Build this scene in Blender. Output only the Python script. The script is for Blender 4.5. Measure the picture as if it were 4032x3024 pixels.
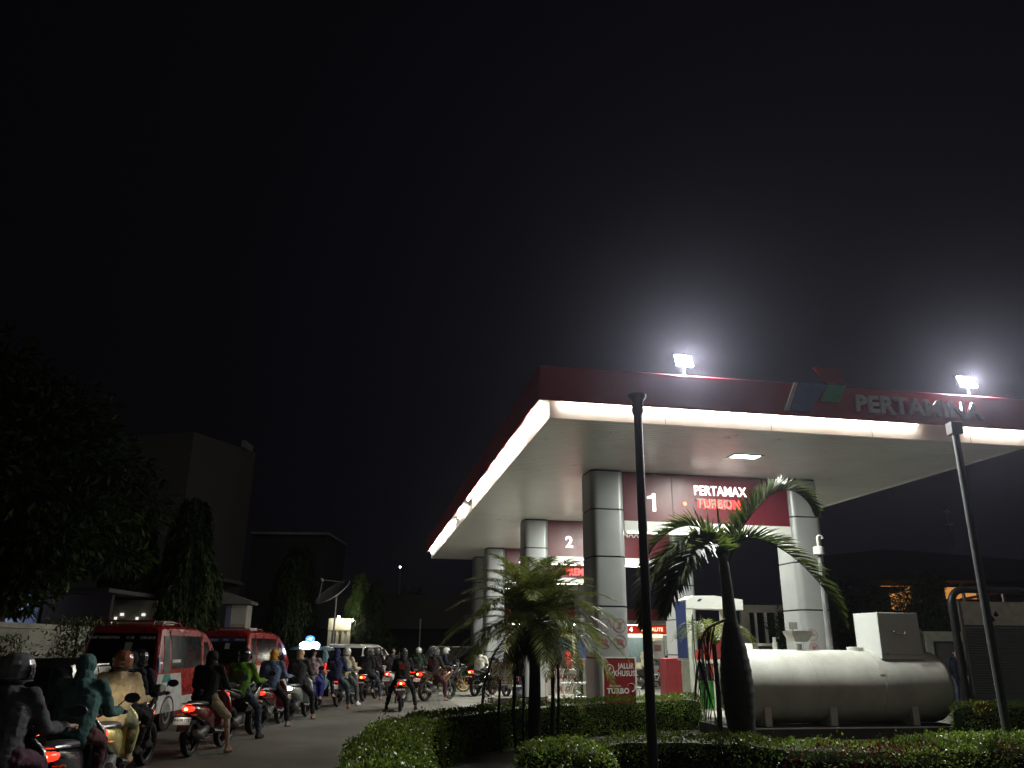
import bpy, bmesh, math, random
import numpy as np
from mathutils import Vector, Matrix, Euler, noise
random.seed(7); rng = np.random.default_rng(7)
R = math.radians; PI = math.pi
for o in list(bpy.data.objects): bpy.data.objects.remove(o)
scene = bpy.context.scene; C = scene.collection

# ------------------------------------------------------------------ camera
cam_d = bpy.data.cameras.new('camera'); cam = bpy.data.objects.new('camera', cam_d); C.objects.link(cam)
cam_d.sensor_width = 36; cam_d.lens = 27.68; cam_d.clip_end = 2000; cam_d.clip_start = 0.05
cam.matrix_world = Matrix.Translation((0, 0, 1.7)) @ Matrix.Rotation(R(90 + 18.386), 4, 'X') @ Matrix.Rotation(0.009, 4, 'Z')
scene.camera = cam
# ------------------------------------------------------------------ night sky, added fill light
SUN_EL, SUN_AZ = 38, 205
w = bpy.data.worlds.new("World"); scene.world = w; w.use_nodes = True
nt = w.node_tree; nt.nodes.clear()
out = nt.nodes.new('ShaderNodeOutputWorld'); bg = nt.nodes.new('ShaderNodeBackground'); sky = nt.nodes.new('ShaderNodeTexSky')
sky.sky_type = 'NISHITA'; sky.sun_disc = False; sky.sun_elevation = R(-7.0); sky.sun_rotation = R(SUN_AZ); sky.air_density = 1.2; sky.dust_density = 3
bg.inputs['Strength'].default_value = 0.05
bg2 = nt.nodes.new('ShaderNodeBackground'); bg2.inputs['Color'].default_value = (0.72, 0.70, 1.0, 1); bg2.inputs['Strength'].default_value = 0.0006
add = nt.nodes.new('ShaderNodeAddShader')
tcw = nt.nodes.new('ShaderNodeTexCoord'); dt = nt.nodes.new('ShaderNodeVectorMath'); dt.operation = 'DOT_PRODUCT'; dt.inputs[1].default_value = (.42, .86, .28)
pw = nt.nodes.new('ShaderNodeMath'); pw.operation = 'POWER'; pw.inputs[1].default_value = 5.0; mxw = nt.nodes.new('ShaderNodeMath'); mxw.operation = 'MAXIMUM'; mxw.inputs[1].default_value = 0.0
nt.links.new(tcw.outputs['Generated'], dt.inputs[0]); nt.links.new(dt.outputs['Value'], mxw.inputs[0]); nt.links.new(mxw.outputs[0], pw.inputs[0])
glow = nt.nodes.new('ShaderNodeMapRange'); glow.inputs['To Min'].default_value = .0010; glow.inputs['To Max'].default_value = .0032   # the town's light dome low over the station
nt.links.new(pw.outputs[0], glow.inputs['Value']); nt.links.new(glow.outputs['Result'], bg2.inputs['Strength'])
nt.links.new(sky.outputs[0], bg.inputs['Color']); nt.links.new(bg.outputs[0], add.inputs[0]); nt.links.new(bg2.outputs[0], add.inputs[1]); nt.links.new(add.outputs[0], out.inputs['Surface'])
sd = bpy.data.lights.new('fill_sun', 'SUN'); so = bpy.data.objects.new('fill_sun', sd); C.objects.link(so)
sd.energy = 0.050; sd.angle = R(25); sd.specular_factor = 0.03; sd.color = (1.0, 0.96, 0.88)  # weak added fill for street and station glow, neither sun nor moon
so.rotation_euler = (R(52), 0, R(48))
vs = scene.view_settings; vs.view_transform = 'Standard'; vs.look = 'None'; vs.exposure = 1.0; vs.gamma = 1.0; vs.use_curve_mapping = False
cy = scene.cycles
cy.max_bounces = 6; cy.diffuse_bounces = 3; cy.glossy_bounces = 3; cy.transmission_bounces = 4; cy.transparent_max_bounces = 6; cy.volume_bounces = 0
cy.use_denoising = True; cy.caustics_reflective = False; cy.caustics_refractive = False; cy.sample_clamp_indirect = 3.0; cy.use_light_tree = True
try: cy.denoiser = 'OPENIMAGEDENOISE'
except Exception: pass

# ------------------------------------------------------------------ helpers
MATS = {}
def mat(name, col, rough=.6, metal=0., emis=None, estr=0., var=.18, scale=6., bump=0., bscale=40., spec=.5, coat=0., island=0., trans=0., coord='Object', leafy=0.):
    if name in MATS: return MATS[name]
    m = bpy.data.materials.new(name); m.use_nodes = True; n = m.node_tree; b = n.nodes['Principled BSDF']; MATS[name] = m
    b.inputs['Roughness'].default_value = rough; b.inputs['Metallic'].default_value = metal
    b.inputs['Specular IOR Level'].default_value = spec; b.inputs['Coat Weight'].default_value = coat
    if trans: b.inputs['Transmission Weight'].default_value = trans
    c = (*col, 1)
    tc = n.nodes.new('ShaderNodeTexCoord'); nz = n.nodes.new('ShaderNodeTexNoise'); nz.inputs['Scale'].default_value = scale; nz.inputs['Detail'].default_value = 5; nz.inputs['Roughness'].default_value = .62
    n.links.new(tc.outputs[coord], nz.inputs['Vector'])
    mx = n.nodes.new('ShaderNodeMix'); mx.data_type = 'RGBA'
    mx.inputs['A'].default_value = tuple(x*(1-var) for x in col) + (1,); mx.inputs['B'].default_value = tuple(min(1, x*(1+var)) for x in col) + (1,)
    ramp = n.nodes.new('ShaderNodeMapRange'); ramp.inputs['From Min'].default_value = .3; ramp.inputs['From Max'].default_value = .7
    n.links.new(nz.outputs['Fac'], ramp.inputs['Value']); n.links.new(ramp.outputs['Result'], mx.inputs['Factor'])
    res = mx.outputs['Result']
    if island:
        g = n.nodes.new('ShaderNodeNewGeometry'); hs = n.nodes.new('ShaderNodeHueSaturation')
        mr = n.nodes.new('ShaderNodeMapRange'); mr.inputs['To Min'].default_value = 1-island; mr.inputs['To Max'].default_value = 1+island
        mh = n.nodes.new('ShaderNodeMapRange'); mh.inputs['To Min'].default_value = .5-.03*island; mh.inputs['To Max'].default_value = .5+.02*island
        n.links.new(g.outputs['Random Per Island'], mr.inputs['Value']); n.links.new(mr.outputs['Result'], hs.inputs['Value'])
        n.links.new(g.outputs['Random Per Island'], mh.inputs['Value']); n.links.new(mh.outputs['Result'], hs.inputs['Hue'])
        n.links.new(res, hs.inputs['Color']); res = hs.outputs['Color']
    n.links.new(res, b.inputs['Base Color'])
    rr = n.nodes.new('ShaderNodeMapRange'); rr.inputs['To Min'].default_value = max(.02, rough-.12); rr.inputs['To Max'].default_value = min(1, rough+.12)
    n.links.new(nz.outputs['Fac'], rr.inputs['Value']); n.links.new(rr.outputs['Result'], b.inputs['Roughness'])
    if bump:
        n2 = n.nodes.new('ShaderNodeTexNoise'); n2.inputs['Scale'].default_value = bscale; n2.inputs['Detail'].default_value = 4
        n.links.new(tc.outputs[coord], n2.inputs['Vector']); bp = n.nodes.new('ShaderNodeBump'); bp.inputs['Strength'].default_value = min(1, bump); bp.inputs['Distance'].default_value = .02
        n.links.new(n2.outputs['Fac'], bp.inputs['Height']); n.links.new(bp.outputs['Normal'], b.inputs['Normal'])
    if leafy:        # thin leaf: part of the light passes through
        tr = n.nodes.new('ShaderNodeBsdfTranslucent'); ms = n.nodes.new('ShaderNodeMixShader'); ms.inputs['Fac'].default_value = leafy
        n.links.new(res, tr.inputs['Color']); n.links.new(b.outputs[0], ms.inputs[1]); n.links.new(tr.outputs[0], ms.inputs[2]); n.links.new(ms.outputs[0], n.nodes['Material Output'].inputs['Surface'])
    if emis:
        b.inputs['Emission Color'].default_value = (*emis, 1); b.inputs['Emission Strength'].default_value = estr
    return m

class MB:
    def __init__(s): s.v = []; s.f = []
    def add(s, vs_, fs):
        k = len(s.v); s.v += [tuple(x) for x in vs_]; s.f += [tuple(i+k for i in f) for f in fs]; return s
    def box(s, c, d, rot=None):
        c = Vector(c); h = Vector(d)/2; M = Euler(rot).to_matrix() if rot else Matrix.Identity(3)
        vv = [c + M @ Vector((sx*h.x, sy*h.y, sz*h.z)) for sx in (-1, 1) for sy in (-1, 1) for sz in (-1, 1)]
        return s.add(vv, [(0, 1, 3, 2), (4, 6, 7, 5), (0, 4, 5, 1), (2, 3, 7, 6), (0, 2, 6, 4), (1, 5, 7, 3)])
    def b2(s, a, b): return s.box([(a[i]+b[i])/2 for i in range(3)], [abs(b[i]-a[i]) for i in range(3)])
    def ring(s, c, ax, rx, ry, n, up=None):
        ax = Vector(ax).normalized(); up = Vector(up or ((0, 0, 1) if abs(ax.z) < .95 else (0, 1, 0)))
        a = ax.cross(up).normalized(); b = a.cross(ax).normalized()
        return [Vector(c) + a*rx*math.cos(2*PI*i/n) + b*ry*math.sin(2*PI*i/n) for i in range(n)]
    def loft(s, rings, cap=True, closed=True):
        n = len(rings[0]); k = len(s.v)
        for r in rings: s.v += [tuple(p) for p in r]
        for j in range(len(rings)-1):
            for i in range(n if closed else n-1):
                s.f.append((k+j*n+i, k+j*n+(i+1) % n, k+(j+1)*n+(i+1) % n, k+(j+1)*n+i))
        if cap: s.f.append(tuple(k+i for i in reversed(range(n)))); s.f.append(tuple(k+(len(rings)-1)*n+i for i in range(n)))
        return s
    def tube(s, pts, r, n=8, cap=True):
        pts = [Vector(p) for p in pts]; rs = r if isinstance(r, (list, tuple)) else [r]*len(pts); rings = []
        up = None
        for i, p in enumerate(pts):
            d = (pts[min(i+1, len(pts)-1)] - pts[max(i-1, 0)]).normalized()
            if up is None: up = Vector((0, 0, 1)) if abs(d.z) < .9 else Vector((0, 1, 0))
            a = d.cross(up).normalized(); up = a.cross(d).normalized()
            rings.append([p + a*rs[i]*math.cos(2*PI*k/n) + up*rs[i]*math.sin(2*PI*k/n) for k in range(n)])
        return s.loft(rings, cap)
    def cap(s, p0, p1, r0, r1, n=10):
        p0 = Vector(p0); p1 = Vector(p1); d = (p1-p0); L = d.length
        if L < 1e-5: d = Vector((0, 0, 1))
        d = d.normalized(); rings = []
        for t in (-80, -50, -20): rings.append((p0 + d*r0*math.sin(R(t)), r0*math.cos(R(t))))
        for t in (20, 50, 80): rings.append((p1 + d*r1*math.sin(R(t)), r1*math.cos(R(t))))
        return s.loft([s.ring(c, d, r, r, n) for c, r in rings])
    def ell(s, c, r, n=12, m=8, rot=None):
        c = Vector(c); M = Euler(rot).to_matrix() if rot else Matrix.Identity(3); rings = []
        for j in range(1, m):
            t = PI*j/m - PI/2
            rings.append([c + M @ Vector((r[0]*math.cos(t)*math.cos(2*PI*i/n), r[1]*math.cos(t)*math.sin(2*PI*i/n), r[2]*math.sin(t))) for i in range(n)])
        return s.loft(rings)
    def lathe(s, prof, c=(0, 0, 0), ax='z', n=24, closed=False):
        rings = []
        for (r, z) in prof:
            rg = []
            for i in range(n):
                a = 2*PI*i/n; x, y = r*math.cos(a), r*math.sin(a)
                p = {'z': (x, y, z), 'x': (z, x, y), 'y': (x, z, y)}[ax]
                rg.append(Vector(c)+Vector(p))
            rings.append(rg)
        if closed: rings.append(rings[0]); return s.loft(rings, False)
        return s.loft(rings)
    def prism(s, poly, t, ax='y', off=0):
        # poly in the plane across ax, thickness t along ax
        f = {'y': lambda p, o: (p[0], o, p[1]), 'x': lambda p, o: (o, p[0], p[1]), 'z': lambda p, o: (p[0], p[1], o)}[ax]
        return s.loft([[f(p, off-t/2) for p in poly], [f(p, off+t/2) for p in poly]])
    def mesh(s, name, smooth=40):
        m = bpy.data.meshes.new(name); m.from_pydata(s.v, [], s.f)
        bm = bmesh.new(); bm.from_mesh(m); bmesh.ops.recalc_face_normals(bm, faces=bm.faces); bm.to_mesh(m); bm.free()
        if smooth:
            m.shade_smooth(); m.set_sharp_from_angle(angle=R(smooth))
        return m
def ob(name, me, m=None, parent=None, loc=(0, 0, 0), rot=(0, 0, 0), bevel=0, sc=None):
    if isinstance(me, MB): me = me.mesh(name)
    o = bpy.data.objects.new(name, me); C.objects.link(o); o.location = loc; o.rotation_euler = rot
    if sc: o.scale = sc
    if parent: o.parent = parent
    if m is not None:
        if not me.materials: me.materials.append(None)
        o.material_slots[0].link = 'OBJECT'; o.material_slots[0].material = m
    if bevel:
        b = o.modifiers.new('bevel', 'BEVEL'); b.width = bevel; b.segments = 2; b.limit_method = 'ANGLE'; b.angle_limit = R(50)
    return o
def tag(o, label, cat, group=None):
    o['label'] = label; o['category'] = cat
    if group: o['group'] = group
    return o
def thing(name, label, cat, loc=(0, 0, 0), rz=0, group=None):
    o = bpy.data.objects.new(name, None); C.objects.link(o); o.location = loc; o.rotation_euler = (0, 0, rz); o.empty_display_size = .2
    return tag(o, label, cat, group)
def struct(o, kind='structure'): o['kind'] = kind; return o
def text_mesh(body, size, ext=.01, bold=0., sx=1., align='CENTER'):
    c = bpy.data.curves.new('lettering', 'FONT'); c.body = body; c.size = size; c.extrude = ext; c.offset = bold; c.align_x = align; c.align_y = 'CENTER'; c.space_character = 1.0 + bold/size*2
    c.resolution_u = 4
    o = bpy.data.objects.new('lettering', c); m = bpy.data.meshes.new_from_object(o)
    bpy.data.objects.remove(o); m.transform(Matrix.Diagonal((sx, 1, 1, 1)) )
    return m
def text(name, body, size, m, parent, loc, rot=(PI/2, 0, 0), ext=.008, bold=0., sx=1., align='CENTER'):
    return ob(name, text_mesh(body, size, ext, bold, sx, align), m, parent, loc, rot)
def quads(name, P):
    P = np.asarray(P, dtype=np.float32); n = len(P); k = P.shape[1]
    m = bpy.data.meshes.new(name); m.vertices.add(n*k); m.vertices.foreach_set('co', P.reshape(-1))
    m.loops.add(n*k); m.loops.foreach_set('vertex_index', np.arange(n*k, dtype=np.int32))
    m.polygons.add(n); m.polygons.foreach_set('loop_start', np.arange(0, n*k, k, dtype=np.int32)); m.update(calc_edges=True); m.validate()
    return m
def leafcloud(c, d, nrm, L, W):
    # diamond leaves: c centres, d directions, nrm face normals
    c = np.asarray(c); d = d/np.linalg.norm(d, axis=1, keepdims=True); s = np.cross(d, nrm); s = s/(np.linalg.norm(s, axis=1, keepdims=True)+1e-9)
    L = np.broadcast_to(np.asarray(L).reshape(-1, 1), (len(c), 1)); W = np.broadcast_to(np.asarray(W).reshape(-1, 1), (len(c), 1))
    nn = np.cross(s, d)
    return np.stack([c, c + d*L*.45 + s*W*.5 + nn*W*.12, c + d*L, c + d*L*.45 - s*W*.5 + nn*W*.12], axis=1)
def rdir(n, up=0.):
    v = rng.normal(size=(n, 3)); v[:, 2] += up; return v/np.linalg.norm(v, axis=1, keepdims=True)

# ------------------------------------------------------------------ materials
asphalt = mat('asphalt', (.125, .117, .102), .85, var=.34, scale=.7, bump=.6, bscale=55)
concrete = mat('concrete', (.21, .20, .175), .8, var=.2, scale=2.2, bump=.3, bscale=30)
soil = mat('soil', (.03, .024, .018), .95, var=.3, bump=.5)
alu = mat('aluminium_panel', (.34, .35, .35), .42, .25, var=.05, scale=2)
dark = mat('dark_gap', (.012, .012, .013), .6)
redp = mat('red_panel', (.12, .014, .024), .4, var=.07, scale=2)
redf = mat('red_fascia', (.46, .05, .065), .45, var=.1, scale=1.4)
white = mat('white_paint', (.72, .72, .68), .5, var=.06, scale=3)
dirtyw = mat('dirty_white_paint', (.66, .65, .61), .45, var=.2, scale=1.6, bump=.08, bscale=12)
ceilm = mat('ceiling_strip', (.82, .83, .79), .32, .12, var=.06, scale=2)
black = mat('black_metal', (.012, .011, .012), .45, var=.2)
blackpl = mat('black_plastic', (.02, .02, .021), .45, var=.2)
rubber = mat('rubber', (.018, .018, .018), .85)
chrome = mat('chrome', (.7, .7, .7), .2, 1.)
metal = mat('grey_metal', (.32, .32, .32), .4, .8)
glass = mat('dark_glass', (.008, .009, .010), .07, spec=.7, coat=.0)
led = mat('led_tube', (1, 1, .95), emis=(1.0, .97, .82), estr=18)
lampm = mat('lamp_lens', (1, 1, 1), emis=(.95, 1.0, .90), estr=16)
floodm = mat('floodlight_lens', (1, 1, 1), emis=(.93, .93, 1.0), estr=220)
lett = mat('lit_letter', (1, 1, 1), emis=(1, .98, .92), estr=1.3)
redlett = mat('red_lit_letter', (.8, .05, .04), emis=(1, .04, .04), estr=1.6)
greylett = mat('unlit_letter', (.30, .28, .24), .5)
tailm = mat('tail_light_lens', (.8, .02, .01), .3, emis=(1, .018, .006), estr=1.8)
tailhot = mat('tail_light_bulb', (1, .4, .1), .3, emis=(1, .22, .05), estr=22)
reddull = mat('unlit_red_lens', (.3, .01, .01), .2, coat=.5)
amber = mat('amber_lens', (.8, .3, .03), .3, emis=(1, .35, .04), estr=2.)
skin = mat('skin', (.24, .135, .085), .55, var=.08)
leafA = mat('hedge_leaf', (.10, .15, .017), .38, var=.45, scale=1.1, island=.65, spec=.28, leafy=.35)
leafR = mat('red_hedge_leaf', (.09, .022, .014), .5, var=.3, scale=3, island=.5, spec=.1, leafy=.2)
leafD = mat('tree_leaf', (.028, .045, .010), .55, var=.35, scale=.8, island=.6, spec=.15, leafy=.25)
palmL = mat('palm_leaflet', (.055, .080, .014), .45, var=.25, scale=3, island=.45, spec=.22, leafy=.4)
palmG = mat('pale_palm_leaflet', (.19, .23, .045), .4, var=.25, scale=3, island=.5, spec=.3, leafy=.45)
deadL = mat('dead_frond', (.045, .035, .022), .7, var=.3, island=.4)
bark = mat('bark', (.035, .028, .022), .9, var=.3, bump=.7, bscale=18)
barkdk = mat('palm_bark', (.028, .025, .022), .85, var=.3, bump=.5, bscale=25)
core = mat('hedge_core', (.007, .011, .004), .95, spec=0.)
HAZE = .0004
# ------------------------------------------------------------------ ground
def sheet(name, poly, z, m):
    me = bpy.data.meshes.new(name); me.from_pydata([(x, y, z) for x, y in poly], [], [tuple(range(len(poly)))]); return struct(ob(name, me, m))
sheet('ground', [(-400, -60), (400, -60), (400, 600), (-400, 600)], -.004, asphalt)
CA = R(10.3); CU = Vector((math.cos(CA), math.sin(CA), 0)); CV = Vector((-math.sin(CA), math.cos(CA), 0)); CO = Vector((.72, 13.92, 0))
def uv(u, v, z=0): p = CO + CU*u + CV*v; return Vector((p.x, p.y, z))
fc = [uv(*q) for q in ((-.2, 3.2), (13, 3.2), (13, 34), (-.2, 34))]
sheet('forecourt', [(p.x, p.y) for p in fc], .003, concrete)
for k, v in enumerate((4.55, 12.6, 20.8)):
    isl = MB(); pl = []
    for i in range(28):
        a = 2*PI*i/28; pl.append((4.9 + 3.9*max(-1, min(1, math.cos(a)*1.5)), v + .55*math.sin(a)))
    o = struct(ob('pavement', MB().loft([[uv(x, y, z) for x, y in pl] for z in (0, .14, .16)]), concrete))
sheet('planting_bed', [(-1.3, 6.0), (9, 6.0), (13, 12.5), (13.5, 20.2), (4.3, 18.6), (0, 15.5), (-1.4, 12.5), (-1.7, 9.5)], .008, soil)

# ------------------------------------------------------------------ fuel station canopy
can = thing('fuel_station_canopy', 'large red and white fuel station canopy with glowing edge lights on grey columns', 'canopy', CO, CA)
WU, WV, HB, BT, FT = 10.05, 25.25, 5.7, 6.0, 6.60
# ribbed ceiling: strips along u
cm = MB(); n = int(WV/.14); pv = []
for i in range(n):
    y = i*WV/n; pv += [(y+.002, HB+.028), (y+.010, HB), (y+WV/n-.028, HB), (y+WV/n-.02, HB+.028)]
cm.loft([[(0, y, z) for y, z in pv], [(WU, y, z) for y, z in pv]], cap=False, closed=False)
ob('ceiling', cm, ceilm, can)
ob('roof_slab', MB().b2((.05, .05, HB+.03), (WU-.05, WV-.05, FT-.12)), dark, can)
# white cove band round the edge, standing upright behind the tubes
cb = MB()
cb.b2((-.01, -.03, HB-.03), (WU+.01, .0, BT)).b2((-.03, -.03, HB-.03), (-.011, WV, BT)).b2((WU+.011, -.03, HB-.03), (WU+.04, WV, BT)).b2((0, WV+.002, HB-.03), (WU, WV+.03, BT))
ob('cove_band', cb, white, can)
sm = MB()
for u in (2.2, 4.35, 6.5, 8.7): sm.b2((u, -.034, HB-.028), (u+.012, -.031, HB+.12))
ob('band_seam', sm, metal, can)
O = .27
fa = MB()
fa.b2((-O, -O, BT-.065), (WU+O, -O+.05, FT)).b2((-O, -O+.051, BT-.03), (-O+.05, WV+O, FT)).b2((WU+O-.05, -O+.051, BT+.004), (WU+O, WV+O, FT)).b2((-O+.051, WV+O-.05, BT+.004), (WU+O-.051, WV+O, FT))
ob('fascia', fa, redf, can, bevel=.02)
un = MB(); un.b2((-O+.052, -O+.052, BT+.006), (WU+O-.052, -.032, BT+.02)).b2((-O+.052, -.03, BT+.006), (-.032, WV, BT+.02)).b2((WU+.042, -.03, BT+.006), (WU+O-.052, WV, BT+.02))
ob('cove_soffit', un, white, can)
def canopy_tube(a, b, m=led):
    ob('light_tube', MB().tube([a, b], .016, 8), m, can)
ztu = BT-.055
u = .15
for L in (1.45, 1.95, 1.98, 2.0):            # front edge, one tube missing towards the right
    canopy_tube((u, -.12, ztu), (u+L-.06, -.12, ztu)); u += L
canopy_tube((8.55, -.12, ztu), (9.95, -.12, ztu))
v = .1; k = 0
while v < WV-.7:
    L = random.choice((1.1, 1.15, 1.2)); off = -.06 if k % 2 else -.17
    if k not in (9, 12): canopy_tube((off, v, ztu), (off, min(v+L+.15, WV), ztu))
    if k in (0, 2, 3, 4, 6, 7, 8, 10, 13, 14, 16, 17): canopy_tube((-.235, v+.3, ztu-.02), (-.235, v+.3+L*.6, ztu-.02))
    v += L; k += 1
# columns with rounded corners and dark joints
def rrect(x0, y0, x1, y1, r, n=6):
    p = []
    for cx, cy_, a0 in ((x1-r, y1-r, 0), (x0+r, y1-r, 90), (x0+r, y0+r, 180), (x1-r, y0+r, 270)):
        for i in range(n+1): a = R(a0+90*i/n); p.append((cx+r*math.cos(a), cy_+r*math.sin(a)))
    return p
joints = [1.46, 2.56, 3.665, 4.755]
for cu in (1.93, 6.98):
    for cv in (4.13, 12.05, 20.35, 24.1):
        x1 = cu + (.82 if cu < 3 else .80); cp = MB(); zs = [.18]+joints+[HB-.03]
        if cv > 23: zs = [.18, 1.5, 3.0, 4.5, HB-.03]
        for a, b in zip(zs[:-1], zs[1:]):
            cp.loft([[(x, y, z) for x, y in rrect(cu, cv, x1, cv+.95, .17)] for z in (a+.018, b-.018)])
        co = ob('column', cp, alu, can)
        ob('column_core', MB().loft([[(x, y, z) for x, y in rrect(cu+.02, cv+.02, x1-.02, cv+.93, .15)] for z in (.16, HB)]), dark, co)
def icon(parent, x, z, y, kind, r=.15):
    m = mat('icon_red', (.26, .11, .11), .6); ig = MB(); n = 28
    ig.loft([[(x+rr*math.cos(2*PI*i/n), yy, z+rr*math.sin(2*PI*i/n)) for i in range(n)] for rr, yy in ((r, y), (r, y-.004), (r-.014, y-.004), (r-.014, y), (r, y))], cap=False)
    if kind == 0: ig.box((x, y-.003, z), (r*1.1, .004, .03)); ig.box((x+.02, y-.005, z), (.022, .003, r*1.5), (0, R(45), 0))
    elif kind == 1: ig.box((x, y-.003, z), (.07, .004, .15)); ig.box((x, y-.006, z), (.02, .003, r*1.7), (0, R(45), 0))
    elif kind == 2: ig.box((x, y-.003, z), (.14, .004, .09)); ig.box((x, y-.006, z+.05), (.06, .003, .03)); ig.box((x, y-.008, z), (.02, .003, r*1.7), (0, R(-45), 0))
    else: ig.box((x, y-.003, z), (r*1.1, .004, .05))
    ob('prohibition_icon', ig, m, parent)
for q, (x, z) in enumerate(((2.17, 2.15), (2.52, 2.15), (2.17, 1.80), (2.52, 1.80))): icon(can, x, z, 4.126, (0, 1, 2, 2)[q])
for q, (x, z) in enumerate(((7.2, 2.0), (7.2, 1.68))): icon(can, x, z, 4.126, (3, 1)[q], .13)
# sign beams
def beam(v, num, l1, l2, lit):
    bo = ob('sign_beam', MB().b2((2.75, v+.12, 4.52), (6.99, v+.62, HB-.012)), redp, can)
    ob('panel_seam', MB().b2((3.975, v+.115, 4.54), (3.99, v+.119, HB-.03)), dark, bo)
    ob('beam_trim', MB().b2((2.752, v+.10, 4.28), (6.988, v+.64, 4.516)), white, bo)
    ob('trim_tube', MB().tube([(3.9, v+.2, 4.262), (6.2, v+.2, 4.262)], .014, 8), mat('trim_led', (1, 1, 1), emis=(1, .97, .8), estr=9), bo)
    ob('trim_tube', MB().tube([(2.85, v+.2, 4.262), (3.7, v+.2, 4.262)], .014, 8), mat('trim_led', (1, 1, 1), emis=(1, .97, .8), estr=9), bo)
    if num == '1': ob('lane_number', MB().prism([(3.47, 4.76), (3.545, 4.76), (3.545, 5.19), (3.48, 5.19), (3.44, 5.13), (3.34, 5.11), (3.34, 5.06), (3.47, 5.07)], .02, 'y', v+.105), lett, bo)
    else: text('lane_number', num, .50, lett, bo, (3.46, v+.105, 4.97), ext=.01, bold=.014)
    if l1: text('sign_lettering', l1, .325, lett if lit else mat('dim_letter', (.7, .68, .62), .5), bo, (5.21, v+.10, 5.30), ext=.012, bold=.003, sx=.82)
    return bo
b1 = beam(4.13, '1', 'PERTAMAX', None, True)
text('sign_lettering', 'PREMIUM', .30, redlett, b1, (5.17, 4.13+.108, 4.98), bold=.012, sx=.84)
text('sign_lettering', 'TURBO', .31, greylett, b1, (5.03, 4.13+.080, 4.985), ext=.008, bold=.006, sx=.86)
ob('sign_dot', MB().lathe([(.05, 0), (.05, .02)], (4.28, 4.13+.09, 4.97), 'y', 20), mat('orange_lamp', (.8, .25, .15), emis=(1, .25, .12), estr=.7), b1)
b2_ = beam(12.05, '2', 'PERTAMAX', None, False)
text('sign_lettering', 'PREMIUM', .30, redlett, b2_, (3.9, 12.05+.3, 4.03), bold=.012, sx=.84)
beam(20.35, '3', 'PERTALITE', None, False)
beam(24.1, '4', None, None, False)
# recessed ceiling lamps
for (cu, cv) in ((4.88, 2.15), (4.88, 8.4), (4.88, 16.4)):
    fr = ob('ceiling_light', MB().b2((cu-.36, cv-.2, HB-.02), (cu+.36, cv-.15, HB-.002)).b2((cu-.36, cv+.15, HB-.02), (cu+.36, cv+.2, HB-.002)).b2((cu-.36, cv-.15, HB-.02), (cu-.30, cv+.15, HB-.002)).b2((cu+.30, cv-.15, HB-.02), (cu+.36, cv+.15, HB-.002)), mat('lamp_frame', (.35, .5, .35), .4), can)
    ob('lens', MB().b2((cu-.298, cv-.148, HB-.012), (cu+.298, cv+.148, HB-.003)), lampm, fr)
    ld = bpy.data.lights.new('lamp_light', 'AREA'); ld.shape = 'RECTANGLE'; ld.size = .6; ld.size_y = .3; ld.energy = 150 if cv < 5 else 470; ld.color = (.96, 1, .9)
    lo = bpy.data.objects.new('lamp_light', ld); C.objects.link(lo); lo.parent = fr; lo.location = (cu, cv, HB-.03)
# company mark: three leaning panels, and name
redmark = mat('mark_red', (.34, .06, .05), .5); bluem = mat('mark_blue', (.18, .25, .52), .5); greenm = mat('mark_green', (.12, .50, .28), .5)
yF = -O-.03
ob('emblem', MB().prism([(4.63, 6.02), (5.05, 6.02), (5.47, 6.60), (4.90, 6.60)], .03, 'y', yF), bluem, can)
ob('emblem', MB().prism([(4.52, 6.02), (4.61, 6.02), (4.86, 6.60), (4.78, 6.60)], .03, 'y', yF), dirtyw, can)
ob('emblem', MB().prism([(5.28, 6.25), (5.68, 6.25), (5.88, 6.60), (5.50, 6.60)], .03, 'y', yF), greenm, can)
ob('emblem', MB().prism([(5.48, 6.63), (5.86, 6.66), (5.78, 6.96), (5.22, 6.93)], .05, 'y', yF), redmark, can)
text('name_lettering', 'PERTAMINA', .45, mat('name_letter', (.8, .8, .84), .5, var=.15, scale=5), can, (7.42, yF, 6.24), ext=.03, bold=.016, sx=1.10)
# floodlights standing on the canopy edge
def flood(u, w_, lab):
    p = uv(u, -.1, FT)
    t = thing('floodlight', lab, 'floodlight', p, CA, 'floodlights on the canopy edge')
    ob('bracket', MB().tube([(0, 0, -.02), (0, 0, .26)], .02).box((0, 0, .0), (.2, .12, .02)), metal, t)
    h = ob('housing', MB().box((0, .05, .37), (w_, .07, .28), (R(-22), 0, 0)), blackpl, t)
    ob('lens', MB().box((0, -.0, .352), (w_-.02, .02, .25), (R(-22), 0, 0)), floodm, h)
    ld = bpy.data.lights.new('flood_beam', 'SPOT'); ld.energy = 1700; ld.spot_size = R(172); ld.spot_blend = 1.0; ld.color = (.95, .95, 1.0); ld.shadow_soft_size = .03
    lo = bpy.data.objects.new('flood_beam', ld); C.objects.link(lo); lo.parent = t; lo.location = (0, -.12, .34); lo.rotation_euler = (R(-50), 0, 0)
    return t
flood(2.62, .34, 'blazing white floodlight above the left half of the canopy front edge')
flood(8.80, .38, 'blazing white floodlight over the last letters of the canopy name')

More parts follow.
